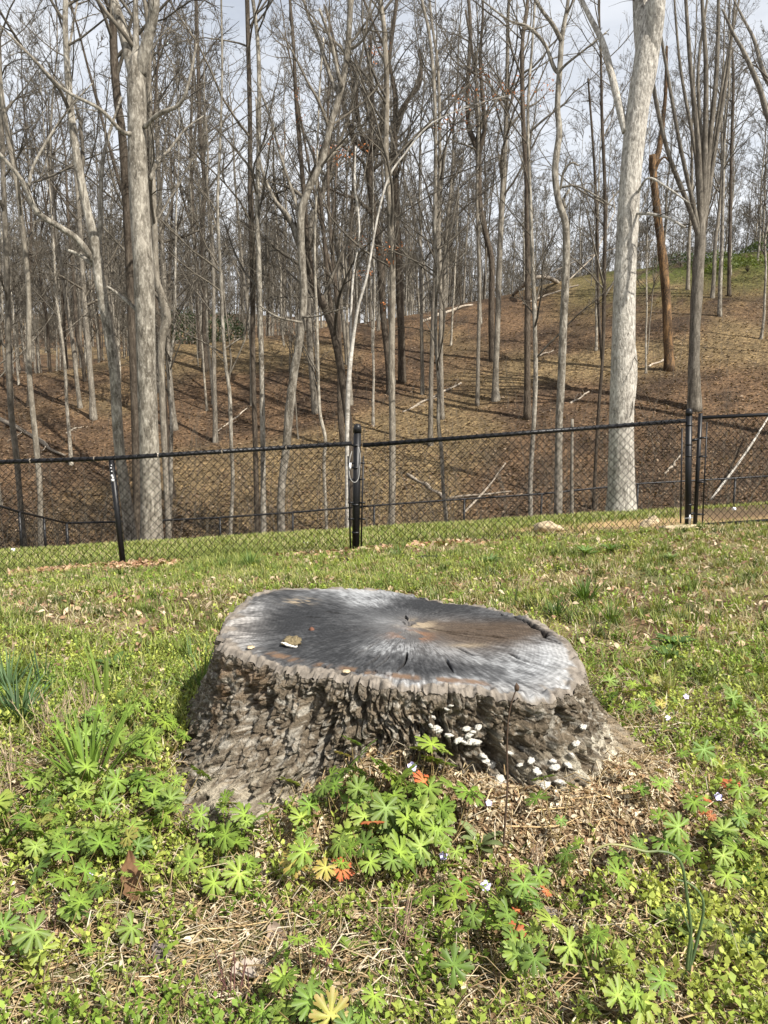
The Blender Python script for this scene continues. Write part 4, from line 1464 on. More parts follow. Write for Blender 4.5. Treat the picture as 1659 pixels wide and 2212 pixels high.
rock('rounded tan rock half buried behind the right fence panel', 1186, 1150, 9.3, .19, .14, .085, 3)
rock('upright tan rock leaning near the right fence post', 1396, 1135, 9.2, .12, .09, .07, 5, rot=.6)
rock('smaller tan rock on top of the leaning one', 1412, 1128, 9.25, .07, .06, .10, 8)
rock('flat tan stone slab lying under the right fence post', 1480, 1142, 8.55, .3, .14, .035, 9)
rock('flat tan stone slab under the gate hinge', 1522, 1146, 8.45, .2, .12, .03, 12)
rock('small yellowish stone at the foot of the round topped post', 785, 1196, 8.1, .09, .07, .05, 14)
rock('white stone lying in the grass strip at the left edge', 28, 1178, 12.6, .035, .03, .05, 15, 'white_paint')
rock('small white stone beside the fence corner in the grass', 85, 1176, 12.7, .03, .03, .03, 16, 'white_paint')
rock('white pebble on the grass behind the fence, left of the post', 660, 1164, 10.0, .03, .025, .02, 17, 'white_paint')
rock('white ball sized stone by the gate on the far grass', 1585, 1107, 11.5, .03, .03, .03, 18, 'white_paint')

# black pipe half sunk in the lawn near the end post
pb = [hit(px, 1211, 3, 20) for px in (722, 760, 800, 815)]
pb = [np.array([p[0], p[1], tz(p[0], p[1]) + .006]) for p in pb]
po = thing('drain_pipe', 'black drain pipe lying in the grass before the round topped post', 'pipe', pb[0])
tube_obj('pipe', spline(np.array(pb), 4), .022, M['black'], po, 12)
pb = [hit(px, py, 3, 20) for px, py in ((903, 1212), (925, 1210), (944, 1212))]
pb = [np.array([p[0], p[1], tz(p[0], p[1]) + .02]) for p in pb]
po = thing('drain_pipe', 'short black pipe end in the grass right of the round topped post', 'pipe', pb[0])
tube_obj('pipe', spline(np.array(pb), 4), .032, M['black'], po, 12)

# ------------------------------------------------------------------ the stump
ST_Z = 0.36
TOP_OUT = [(472, 1388), (484, 1350), (503, 1316), (538, 1288), (580, 1273), (640, 1271), (730, 1271), (800, 1273), (850, 1277), (900, 1287), (960, 1297), (1020, 1298), (1070, 1305), (1110, 1319), (1150, 1330), (1195, 1358), (1228, 1388), (1252, 1420), (1262, 1450), (1250, 1476), (1218, 1493), (1170, 1499), (1110, 1495), (1040, 1488), (960, 1484), (880, 1479), (820, 1472), (750, 1462), (700, 1451), (640, 1442), (580, 1429), (530, 1414), (488, 1404)]
top_w = np.array([on_z(px, py, ST_Z)[:2] for px, py in TOP_OUT])
pith = on_z(885, 1352, ST_Z)[:2]
ang = np.unwrap(np.arctan2(top_w[:, 1] - pith[1], top_w[:, 0] - pith[0]))
if ang[-1] < ang[0]:
    top_w, ang = top_w[::-1], ang[::-1]
o_ = np.argsort(np.mod(ang, 2 * PI))
ta = np.mod(ang, 2 * PI)[o_]
tr_ = np.hypot(top_w[o_, 0] - pith[0], top_w[o_, 1] - pith[1])
NT = 760
TH0 = np.linspace(0, 2 * PI, NT, endpoint=False)
rad_top = np.interp(TH0, np.concatenate([ta - 2 * PI, ta, ta + 2 * PI]), np.tile(tr_, 3))
ker = np.hanning(31)
ker /= ker.sum()
rad_top = np.convolve(np.tile(rad_top, 3), ker, 'same')[NT:2 * NT]
# root flare per direction: (angle deg, extra reach at the ground in m)
FL = np.array([(0, .26), (25, .18), (60, .10), (90, .08), (120, .11), (150, .14), (172, .17), (186, .14), (200, .19), (214, .27), (226, .44), (236, .38), (248, .15), (260, .07), (275, .05), (292, .08), (306, .15), (318, .12), (332, .18), (346, .28), (360, .26)])
flare = np.interp(np.degrees(TH0), FL[:, 0], FL[:, 1])
flare = np.convolve(np.tile(flare, 3), ker, 'same')[NT:2 * NT]
rad0, flare0 = rad_top, flare
TH = TH0 - 0.55 * np.cos(TH0)
_t3 = np.concatenate([TH0 - 2 * PI, TH0, TH0 + 2 * PI])
rad_top = np.interp(TH, _t3, np.tile(rad0, 3))
flare = np.interp(TH, _t3, np.tile(flare0, 3))
cosT, sinT = np.cos(TH), np.sin(TH)


def top_relief(x, y, th, rho):
    """height of the cut face over its plane, plus crack mask"""
    z = (fbm(x * 14, y * 14, None, 3, 61) - .5) * 0.006
    z = z + (fbm(x * 2.2, y * 2.2, None, 2, 64) - .5) * 0.03
    z = z + (fbm(x * 90, y * 90, None, 2, 62) - .5) * 0.0025
    rimw = 0.09 + 0.06 * (fbm(np.cos(th) * 3, np.sin(th) * 3, None, 3, 63) - .5)
    rim = sstep(1 - rimw, 1 - rimw * .5, rho)
    z = z + rim * ((fbm(x * 60, y * 60, None, 4, 65) - .45) * 0.03 - 0.004)
    crack = np.zeros_like(x)
    wander = (fbm(x * 9, y * 9, None, 2, 66) - .5) * .12
    for a, r0, r1, w in ((-26, .12, .62, .006), (-33, .2, .5, .004), (-20, .3, .5, .003), (-60, .35, .55, .003), (-75, .55, .8, .003), (152, .3, .5, .005), (165, .45, .6, .004), (60, .3, .7, .003),
                         (35, .25, .55, .004), (95, .1, .25, .006), (200, .2, .45, .003), (215, .5, .75, .003), (240, .4, .7, .003), (255, .6, .85, .003), (120, .35, .6, .003), (-45, .6, .9, .003), (-95, .5, .86, .003), (-110, .6, .85, .003), (20, .5, .8, .003), (-8, .4, .55, .004)):
        da = np.mod(th - math.radians(a) + wander + PI, 2 * PI) - PI
        dist = np.abs(da) * rho * 0.5
        wl = w * sstep(r0, r0 + .06, rho) * (1 - sstep(r1 - .08, r1, rho)) + 1e-6
        crack = np.maximum(crack, np.clip(1.3 - dist / wl, 0, 1))
    # gap between bark and wood at the right
    gap_r = 0.885 + (fbm(th * 9, 0 * th + 3, None, 3, 67) - .5) * .1
    gm = sstep(math.radians(-28), math.radians(-15), np.mod(th + PI, 2 * PI) - PI) * (1 - sstep(math.radians(20), math.radians(35), np.mod(th + PI, 2 * PI) - PI))
    gm2 = (np.mod(np.degrees(th), 360) > 232) & (np.mod(np.degrees(th), 360) < 262)
    gapw = 0.019 * gm + 0.006 * gm2
    crack = np.maximum(crack, np.clip(1.4 - np.abs(rho - gap_r) / (gapw + 1e-6), 0, 1) * (gapw > .002))
    cc = np.exp(-((x - pith[0] + .01) / .02) ** 2 - ((y - pith[1]) / .05) ** 2) * sstep(.5, .7, fbm(x * 60, y * 40, None, 2, 68))
    z = z - 0.03 * crack - 0.02 * cc
    return z, crack, rim


def g2(x, y, px, py, sx, sy):
    c = on_z(px, py, ST_Z)
    return np.exp(-((x - c[0]) / sx) ** 2 - ((y - c[1]) / sy) ** 2)


def bark_relief(VV, T2):
    def cyl(F, G, oct, sd, tw=None):
        t_ = T2 if tw is None else T2 + tw
        return fbm(np.cos(t_) * F, np.sin(t_) * F, VV * G, oct, sd)

    def ridge(n):
        return 1 - np.abs(2 * n - 1)
    tw1 = (cyl(4, 3.2, 3, 83) - .5) * .16 + (cyl(18, 9, 2, 84) - .5) * .05
    big = cyl(6, 3.0, 3, 89)
    fn = cyl(60, 44, 4, 88)
    r1 = ridge(cyl(15, 2.0, 2, 85, tw1))
    fur = sstep(.80, .92, r1) * sstep(.34, .5, cyl(9, 5, 2, 95))
    r2 = ridge(cyl(30, 6.5, 2, 86, tw1))
    fur2 = sstep(.84, .95, r2)
    r3 = ridge(cyl(14, 17, 3, 87, tw1))
    hcr = sstep(.87, .96, r3) * sstep(.42, .56, cyl(12, 10, 2, 96))
    plate = cyl(24, 10, 2, 97, tw1)
    chip = np.floor(cyl(40, 26, 2, 98) * 7) / 7
    disp = -0.05 * fur * (.4 + 1.1 * big) - 0.018 * fur2 * (1 - fur) - 0.015 * hcr + .022 * (plate - .5) + .035 * (big - .5) + .016 * (chip - .5) + .016 * (fn - .5) + .008 * (cyl(120, 95, 2, 99) - .5)
    gid = cyl(20, 12, 2, 100)
    hid = cyl(70, 60, 2, 103)
    return disp + .018, big, fn, gid, hid


def cyl_noise(T, VV, F, G, oct, sd):
    return fbm(np.cos(T) * F, np.sin(T) * F, VV * G, oct, sd)


def build_stump():
    NR = 112
    rho = (np.linspace(0, 1, NR) ** 0.85)
    RH, TT = np.meshgrid(rho, TH, indexing='ij')
    d0 = bark_relief(np.full((1, NT), 0.03), TH[None])[0][0] * .4
    edge = 1 + (d0 / rad_top)[None, :] * RH ** 9
    X = pith[0] + np.cos(TT) * RH * rad_top[None] * edge
    Y = pith[1] + np.sin(TT) * RH * rad_top[None] * edge
    zr, crack, rim = top_relief(X, Y, TT, RH)
    Z = ST_Z + zr - 0.012 * sstep(.975, 1, RH)
    # colour of the weathered cut
    cx, cy = np.cos(TT), np.sin(TT)
    streak = fbm(cx * 24 + X * 6, cy * 24 + Y * 6, RH * 13.0, 4, 71)
    fine = fbm(cx * 70, cy * 70, RH * 22.0, 3, 72)
    patch = fbm(X * 4.5, Y * 4.5, None, 4, 73)
    inn = sstep(.12, .5, RH)
    pale = 0.22 + 1.4 * (patch - .5) + (.55 * (streak - .5) + .6 * (fine - .5)) * inn
    pale = pale + 0.26 * sstep(.7, .95, RH) - .08 * sstep(.3, .5, RH) * (1 - sstep(.6, .75, RH))
    pale = pale + .6 * g2(X, Y, 1140, 1440, .16, .12) + .45 * g2(X, Y, 800, 1305, .12, .14) + .45 * g2(X, Y, 540, 1350, .10, .22) + .35 * g2(X, Y, 1180, 1400, .1, .12) + .25 * g2(X, Y, 830, 1400, .12, .08)
    pale = pale - .6 * g2(X, Y, 650, 1335, .14, .2) - .7 * g2(X, Y, 940, 1303, .16, .15) - .55 * g2(X, Y, 850, 1445, .25, .06) - .5 * g2(X, Y, 1080, 1355, .18, .16) - .35 * g2(X, Y, 760, 1365, .12, .08) - .4 * g2(X, Y, 720, 1420, .14, .06)
    pale = .48 + .52 * np.tanh((pale - .48) * 2.0)
    pale = np.clip(pale + .22 * (fbm(X * 70, Y * 110, None, 3, 111) - .5) + .16 * (fine - .5), 0, 1)
    dark = np.array([.026, .027, .029])
    mid = np.array([.10, .102, .105])
    lite = np.array([.37, .38, .385])
    c = np.where((pale < .45)[..., None], mixc(dark, mid, pale / .45), mixc(mid, lite, np.clip((pale - .45) / .55, 0, 1)))
    warm = np.clip(.55 * g2(X, Y, 520, 1360, .1, .25) + .2 * sstep(.8, .92, RH), 0, 1)
    c = mixc(c, c * np.array([1.12, .98, .84]), warm)
    brown = np.clip(1.1 * g2(X, Y, 1040, 1372, .19, .16) + .7 * g2(X, Y, 950, 1352, .1, .07) + .6 * g2(X, Y, 1120, 1360, .09, .1) + .9 * (patch - .5) * g2(X, Y, 1000, 1370, .25, .2), 0, 1)
    c = mixc(c, np.array([.075, .052, .034]) * (.4 + 1.2 * fine[..., None]), brown * .8)
    tan = np.clip(1.2 * g2(X, Y, 905, 1352, .055, .06) * sstep(.42, .6, fbm(X * 30, Y * 30, None, 3, 75)) + 1.2 * g2(X, Y, 645, 1303, .05, .045) * sstep(.45, .55, streak) + .8 * g2(X, Y, 1010, 1395, .05, .02), 0, 1)
    c = mixc(c, np.array([.28, .225, .155]), tan * .85)
    orange = np.clip(g2(X, Y, 890, 1375, .06, .05) * sstep(.5, .65, fbm(X * 22, Y * 22, None, 3, 76)), 0, 1)
    c = mixc(c, np.array([.26, .12, .05]), orange * .8)
    grain = fbm(cx * 130, cy * 130, RH * 60, 2, 112)
    c = c * (.62 + .76 * grain)[..., None]
    rings = np.sin(RH * 300 + 8 * fbm(cx * 3, cy * 3, RH * 4, 2, 77) * 6)
    c = c * (1 + .16 * rings * sstep(.1, .3, RH))[..., None]
    saw = np.sin((X * .9 + Y * .45) * 420 + 10 * fbm(X * 5, Y * 5, None, 2, 78))
    c = c * (1 + .05 * saw)[..., None]
    bark_c = mixc(np.array([.075, .063, .05]), np.array([.29, .255, .215]), fbm(X * 60, Y * 60, None, 3, 79))
    inner = sstep(.84, .88, RH) * (1 - sstep(.9, .93, RH)) * ((np.mod(np.degrees(TT), 360) > 205) & (np.mod(np.degrees(TT), 360) < 300))
    c = mixc(c, np.array([.15, .095, .06]), inner * sstep(.4, .6, fbm(cx * 12, cy * 12, None, 3, 80)) * .9)
    c = mixc(c, bark_c, sstep(.93, .955, RH + (fbm(X * 14, Y * 14, None, 4, 81) - .5) * .14))
    c = mixc(c, np.array([.03, .024, .02]), crack * .9)
    Vt = np.stack([X, Y, Z], -1)
    i = np.arange(NR * NT).reshape(NR, NT)
    Ft = np.stack([i[:-1], i[1:], np.roll(i[1:], -1, 1), np.roll(i[:-1], -1, 1)], -1).reshape(-1, 4)
    org = np.array([pith[0], pith[1], 0.0])
    st = thing('tree_stump', 'wide sawn tree stump with weathered grey top and rough furrowed bark', 'stump', org)
    link('cut_face', make_mesh('cut_face', Vt.reshape(-1, 3) - org, Ft, M['stump_top'], np.clip(c, .01, .9).reshape(-1, 3)), st)

    # bark: rows from the rim down into the soil
    NV = 175
    v = np.linspace(0, 1, NV)
    VV, T2 = np.meshgrid(v, TH, indexing='ij')
    depth = 0.46
    zz = ST_Z - 0.012 - VV * depth + zr[-1][None] * (1 - VV) ** 6
    vis = np.clip(VV * depth / ST_Z, 0, 1.3)
    reach = rad_top[None] + flare[None] * (0.18 * vis + 0.82 * vis ** 2.3)
    arc = T2 * 0.62
    lob = (fbm(cosT * 3.2, sinT * 3.2, None, 2, 82) - .5)[None] * .10 * vis
    reach = reach + lob
    seam = 0
    disp, big, fn, gid, hid = bark_relief(VV, T2)
    disp = disp * (1 - .6 * np.exp(-VV * 11))
    rad = reach + disp
    Xs = pith[0] + cosT[None] * rad
    Ys = pith[1] + sinT[None] * rad
    Zs = zz + 0.012 * (fn - .5) * sstep(0, .1, VV)
    base = mixc(np.array([.082, .062, .042]), np.array([.23, .188, .135]), fn * .75 + big * .4 - .05)
    base = mixc(base, np.array([.43, .40, .34]), sstep(.55, .72, fbm(cosT[None] * 28 + 0 * VV, sinT[None] * 28 + 0 * VV, VV * 22, 4, 90)) * .75)
    base = base * (0.5 + .8 * gid[..., None]) * (.25 + 1.35 * hid[..., None])
    fleck = sstep(.60, .70, cyl_noise(T2, VV, 85, 75, 3, 107))
    base = mixc(base, np.array([.40, .37, .31]), fleck * .7)
    deg = np.mod(np.degrees(T2), 360)
    lowpale = sstep(.5, .9, vis) * sstep(200, 225, deg) * (1 - sstep(262, 280, deg))
    base = mixc(base, np.array([.42, .37, .28]), lowpale * sstep(.42, .6, fn) * .8)
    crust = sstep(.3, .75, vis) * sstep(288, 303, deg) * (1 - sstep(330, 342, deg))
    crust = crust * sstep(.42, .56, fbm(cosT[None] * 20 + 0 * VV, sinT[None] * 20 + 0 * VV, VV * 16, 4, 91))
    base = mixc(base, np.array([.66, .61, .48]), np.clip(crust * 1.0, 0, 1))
    dust = sstep(.55, .95, vis + (fn - .5) * .5) * sstep(262, 280, deg)
    base = mixc(base, np.array([.36, .28, .18]) * (.5 + 1.0 * hid[..., None]), dust * .6)
    rust = sstep(196, 206, deg) * (1 - sstep(214, 226, deg)) * (1 - sstep(.5, .7, vis)) * sstep(.45, .6, big)
    base = mixc(base, np.array([.16, .10, .055]), rust * .7)
    rimc = 1 - sstep(.02, .07, VV + (fn - .5) * .06)
    base = mixc(base, np.array([.20, .17, .135]), rimc * .7)
    Vs = np.stack([Xs, Ys, Zs], -1)
    i = np.arange(NV * NT).reshape(NV, NT)
    Fs = np.stack([i[:-1], i[1:], np.roll(i[1:], -1, 1), np.roll(i[:-1], -1, 1)], -1).reshape(-1, 4)
    link('bark', make_mesh('bark', Vs.reshape(-1, 3) - org, Fs, M['stump_bark'], np.clip(base, .01, .9).reshape(-1, 3)), st)
    return st, Vs, org


stump, BARK, ST_ORG = build_stump()


def bark_point(px, py):
    """where the view line through a photograph pixel meets the bark"""
    d = ray(px, py)
    W = BARK.reshape(-1, 3) - CAM
    t = W @ d / (d @ d)
    dist = np.linalg.norm(W - t[:, None] * d, axis=1)
    cand = np.nonzero(dist < 0.006)[0]
    k = cand[np.argmin(t[cand])] if len(cand) else np.argmin(dist)
    p = BARK.reshape(-1, 3)[k]
    out = np.array([p[0] - pith[0], p[1] - pith[1], 0])
    return p, out / np.linalg.norm(out)


def lumpy(seed, n=14, m=9, flat=.5, top=.4):
    th = np.linspace(0, 2 * PI, n, endpoint=False)
    ph = np.linspace(0, PI, m)
    T, Pp = np.meshgrid(th, ph)
    d = np.stack([np.cos(T) * np.sin(Pp), np.sin(T) * np.sin(Pp), np.cos(Pp)], -1)
    f = 1 + (fbm(d[..., 0] * 2 + seed * 3.1, d[..., 1] * 2, d[..., 2] * 2, 3, seed) - .5) * 1.0
    V = (d * f[..., None]).reshape(-1, 3)
    V[:, 2] *= flat
    i = np.arange(n * m).reshape(m, n)
    F = np.stack([i[:-1], i[1:], np.roll(i[1:], -1, 1), np.roll(i[:-1], -1, 1)], -1).reshape(-1, 4)
    return V, F


M['fungus'] = plain_mat('white_crust_fungus', (.78, .75, .67), .9, .2, 90, bump=.004)
fung = []
for k in range(4):
    V, F = lumpy(40 + k, 26, 16, .5)
    V = V * (1 + 1.1 * (fbm(V[:, 0] * 3.2 + k, V[:, 1] * 3.2, V[:, 2] * 5, 4, 7 + k) - .5))[:, None]
    fung.append(make_mesh('bracket_fungus', V, F, M['fungus']))
gF = np.random.default_rng(4)
FUNG = [(938, 1545, 9), (945, 1568, 10), (953, 1578, 9), (930, 1572, 8), (968, 1590, 11), (990, 1600, 12), (1000, 1606, 11), (1016, 1590, 11), (1018, 1602, 12), (1032, 1605, 12), (1020, 1580, 10), (1030, 1570, 10), (1012, 1574, 10), (1040, 1628, 12), (1060, 1648, 14), (1052, 1640, 11),
        (965, 1535, 8), (972, 1528, 7), (1075, 1680, 14), (1090, 1692, 12), (1160, 1665, 12), (1175, 1690, 13), (1200, 1660, 12), (1210, 1685, 14), (1225, 1655, 11), (1190, 1640, 10), (1240, 1600, 10), (1255, 1570, 9), (1150, 1640, 9), (1120, 1655, 9), (1105, 1625, 8), (1230, 1630, 9)]
for (px, py, w) in FUNG:
    p, nrm = bark_point(px, py)
    s = w / 2 / FOC * p[1] * 1.75
    o = link('bracket_fungus', fung[gF.integers(4)], stump, p - ST_ORG + nrm * s * .25)
    o.rotation_euler = (gF.normal(0, .3), gF.normal(0, .3), gF.uniform(0, 6))
    o.scale = (s, s, s * gF.uniform(.7, 1.1))

# things lying on the cut face
M['mossy'] = plain_mat('mossy_bark', (.17, .135, .075), .95, .5, 120, bump=.01)
c = on_z(631, 1385, ST_Z + .012)
V, F = lumpy(51, 36, 20, .42)
V = V * (1 + .25 * (fbm(V[:, 0] * 6, V[:, 1] * 6, V[:, 2] * 6, 3, 3) - .5))[:, None]
chunk = thing('bark_chunk', 'small mossy bark chunk lying on the left of the cut face', 'bark', c)
o = link('chunk', make_mesh('chunk', V * np.array([.030, .034, .036]), F, M['mossy']), chunk)
V, F = lumpy(52, 20, 10, .5)
o2 = link('pale_edge', make_mesh('pale_edge', V * np.array([.022, .009, .012]), F, M['fungus']), chunk, (-.006, -.027, -.003))
o2.rotation_euler = (0, .2, -.15)
c = on_z(673, 1360, ST_Z + .006)
V, F = lumpy(53, 12, 8, .6)
o = link('bark_flake', make_mesh('bark_flake', V * np.array([.010, .012, .014]), F, plain_mat('red_brown_flake', (.12, .055, .035), .9, .4, 100)), None, c)
tag(o, 'tiny reddish bark flake on the cut face behind the mossy chunk', 'bark')
for (px, py, s, lab) in ((747, 1450, .012, 'pale wood chip on the front rim of the stump'), (541, 1398, .012, 'pale wood chip on the left rim of the stump')):
    c = on_z(px, py, ST_Z + .006)
    V, F = lumpy(60 + px, 12, 8, .4)
    o = link('wood_chip', make_mesh('wood_chip', V * s, F, M['rock']), None, c)
    tag(o, lab, 'chip')

# ------------------------------------------------------------------ ground cover
def project(x, y, z):
    dx, dy, dz = x - CAM[0], y - CAM[1], z - CAM[2]
    f = dy * CP - dz * SP
    upv = dy * SP + dz * CP
    return 829.5 + FOC * dx / f, 1106 - FOC * upv / f


def inside_stump(x, y, pad=0.0):
    th = np.mod(np.arctan2(y - pith[1], x - pith[0]), 2 * PI)
    r = np.hypot(x - pith[0], y - pith[1])
    return r < np.interp(th, np.append(TH0, 2 * PI), np.append(rad0 + flare0 * .8, rad0[0] + flare0[0] * .8)) + pad


def blades(x, y, L, w, lean, col, seed, z0=None, droop=0.5, mat=None):
    """ribbon blades, three cross rows: returns V, F, C"""
    g = np.random.default_rng(seed)
    n = len(x)
    z = terrain(x, y) if z0 is None else z0
    th = g.uniform(0, 2 * PI, n)
    dirx, diry = np.cos(th), np.sin(th)
    sx, sy = -diry, dirx
    lean = lean * g.uniform(.4, 1.4, n)
    up = np.cos(np.clip(lean, 0, 1.5))
    ho = np.sin(np.clip(lean, 0, 1.5))
    b = np.stack([x, y, z - .003], 1)
    d1 = np.stack([dirx * ho, diry * ho, up], 1)
    lean2 = np.clip(lean + droop * g.uniform(.2, 1.3, n), 0, 1.9)
    d2 = np.stack([dirx * np.sin(lean2), diry * np.sin(lean2), np.cos(lean2)], 1)
    S = np.stack([sx, sy, g.normal(0, .2, n)], 1) * w[:, None]
    m = b + d1 * L[:, None] * .55
    t = m + d2 * L[:, None] * .45
    V = np.stack([b - S * .5, b + S * .5, m + S * .42, m - S * .42, t], 1).reshape(-1, 3)
    i = np.arange(n)[:, None] * 5
    F = [i + np.array([[0, 1, 2, 3]]), i + np.array([[3, 2, 4]])]
    C = np.repeat(col[:, None], 5, 1)
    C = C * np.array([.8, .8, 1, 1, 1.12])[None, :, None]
    return V, F, C.reshape(-1, 3)


def merge(parts):
    Vs, Fq, Ft, Cs, n = [], [], [], [], 0
    for V, F, C in parts:
        Vs.append(V)
        Cs.append(C)
        for f in F:
            (Fq if f.shape[1] == 4 else Ft).append(f + n)
        n += len(V)
    F = []
    if Fq:
        F.append(np.concatenate(Fq))
    if Ft:
        F.append(np.concatenate(Ft))
    return np.concatenate(Vs), F, np.concatenate(Cs)


def fan_xy(g, n, y0, y1, hw=.56, p=1.0):
    y = y0 + (y1 - y0) * g.uniform(0, 1, n) ** p
    keep = g.uniform(0, 1, n) < (y / y1) ** (0 if p != 1.0 else 1)
    y = y[keep]
    x = g.uniform(-hw, hw, len(y)) * (y + .25)
    return x, y


G_GREEN = np.array([(.17, .215, .04), (.23, .26, .06), (.11, .155, .03), (.31, .31, .10), (.14, .18, .055)])
G_TAN = np.array([(.48, .42, .25), (.40, .34, .19), (.58, .52, .36), (.26, .20, .12), (.40, .31, .18), (.33, .30, .14)])


def lawn():
    g = np.random.default_rng(14)
    parts = []
    # green turf, patchy
    x, y = fan_xy(g, 250000, 2.3, 8.9)
    gr = .5 + 1.25 * (fbm(x * .9, y * .9, None, 4, 121) - .5) + .8 * (fbm(x * 4.5, y * 4.5, None, 3, 122) - .5)
    px, py = project(x, y, terrain(x, y, False))
    gr = gr + .14 * np.exp(-((px - 510) / 130) ** 2 - ((py - 1215) / 28) ** 2) * 2 - .06 * sstep(900, 1500, px) * (1 - sstep(1350, 1500, py)) - .28 * np.exp(-((px - 160) / 190) ** 2 - ((py - 1325) / 50) ** 2) - .2 * np.exp(-((px - 1400) / 200) ** 2 - ((py - 1280) / 40) ** 2) + .10 * sstep(1380, 1500, py) + .1 * np.exp(-((px - 480) / 200) ** 2 - ((py - 1450) / 80) ** 2)
    k = (g.uniform(0, 1, len(x)) < .12 + .88 * sstep(.36, .6, gr)) & ~inside_stump(x, y)
    x, y, gr = x[k], y[k], gr[k]
    n = len(x)
    col = G_GREEN[g.integers(len(G_GREEN), size=n)] * g.uniform(.7, 1.35, (n, 1))
    tall = np.exp(-((project(x, y, terrain(x, y, False))[0] - 510) / 110) ** 2) * sstep(6.6, 7.4, y)
    L = g.uniform(.03, .085, n) * (1 + .9 * tall) * (.55 + .9 * gr)
    parts.append(blades(x, y, L, g.uniform(.004, .008, n), np.full(n, .7), col, 1))
    # dead thatch lying between
    x, y = fan_xy(g, 130000, 2.2, 9.0)
    k = ~inside_stump(x, y) & (g.uniform(0, 1, len(x)) < .15 + .85 * sstep(.38, .6, fbm(x * 3.3, y * 3.3, None, 3, 125)))
    x, y = x[k], y[k]
    n = len(x)
    col = G_TAN[g.integers(len(G_TAN), size=n)] * g.uniform(.65, 1.25, (n, 1))
    parts.append(blades(x, y, g.uniform(.03, .09, n), g.uniform(.004, .008, n), np.full(n, 1.1), col, 2, droop=.4))
    # taller clumps
    nc = 900
    cy = np.sqrt(g.uniform(2.6 ** 2, 8.7 ** 2, nc))
    cx = g.uniform(-.56, .56, nc) * (cy + .25)
    m = g.integers(12, 42, nc)
    x = np.repeat(cx, m) + g.normal(0, .028, m.sum())
    y = np.repeat(cy, m) + g.normal(0, .028, m.sum())
    tone = np.repeat(g.uniform(.5, 1.25, nc), m)
    ht = np.repeat(g.uniform(.05, .12, nc), m)
    hue = np.repeat(g.integers(len(G_GREEN), size=nc), m)
    k = ~inside_stump(x, y)
    x, y, tone, ht, hue = x[k], y[k], tone[k], ht[k], hue[k]
    n = len(x)
    parts.append(blades(x, y, ht * g.uniform(.6, 1.2, n), g.uniform(.004, .0085, n), np.full(n, .5), G_GREEN[hue] * (tone * g.uniform(.8, 1.2, n))[:, None], 9))
    # the fresh grass strip behind the fence
    y = np.sqrt(g.uniform(8.9 ** 2, 14.6 ** 2, 46000))
    x = g.uniform(-.56, .56, len(y)) * y
    n1 = fbm(x * .9, y * .9, None, 4, 21)
    n2 = fbm(x * 4, y * 4, None, 4, 22)
    tan = sstep(1.3, 2.6, x + (n2 - .5) * 2) * (1 - sstep(9.8, 11.4, y + n1 - .5))
    dark = sstep(3.2, 3.9, x - .08 * y) * sstep(9.3, 10, y) * (1 - sstep(13.0, 13.6, y))
    k = g.uniform(0, 1, len(y)) > np.clip(tan * .93 + dark * .95, 0, 1)
    x, y = x[k], y[k]
    n = len(x)
    col = np.array([(.17, .21, .04), (.21, .25, .05), (.11, .16, .03), (.27, .28, .09), (.36, .31, .17)])[g.integers(5, size=n)] * g.uniform(.75, 1.25, (n, 1))
    parts.append(blades(x, y, g.uniform(.05, .11, n), g.uniform(.008, .014, n), np.full(n, .6), col, 3))
    V, F, C = merge(parts)
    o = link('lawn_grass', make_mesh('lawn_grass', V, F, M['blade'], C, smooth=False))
    tag(o, 'patchy short green grass and pale dead thatch of the lawn', 'grass', kind='stuff')


lawn()


# where the weeds are thick and where bare straw shows, in the foreground
def weed_density(x, y):
    z = terrain(x, y, False)
    px, py = project(x, y, z)
    d = .30 + 1.1 * (fbm(x * 2.6, y * 2.6, None, 4, 131) - .45)
    d = d + .5 * (1 - sstep(380, 520, px)) * (1 - sstep(1900, 2010, py)) + .4 * sstep(1150, 1300, px) * sstep(1830, 1920, py) + .35 * sstep(1400, 1500, px)
    d = d - .8 * np.exp(-((px - 560) / 240) ** 2 - ((py - 2080) / 80) ** 2) - .9 * np.exp(-((px - 1180) / 260) ** 2 - ((py - 1740) / 75) ** 2) - .4 * np.exp(-((px - 860) / 200) ** 2 - ((py - 1640) / 60) ** 2)
    d = d - .5 * np.exp(-((px - 1500) / 100) ** 2 - ((py - 2180) / 60) ** 2)
    return d, px, py


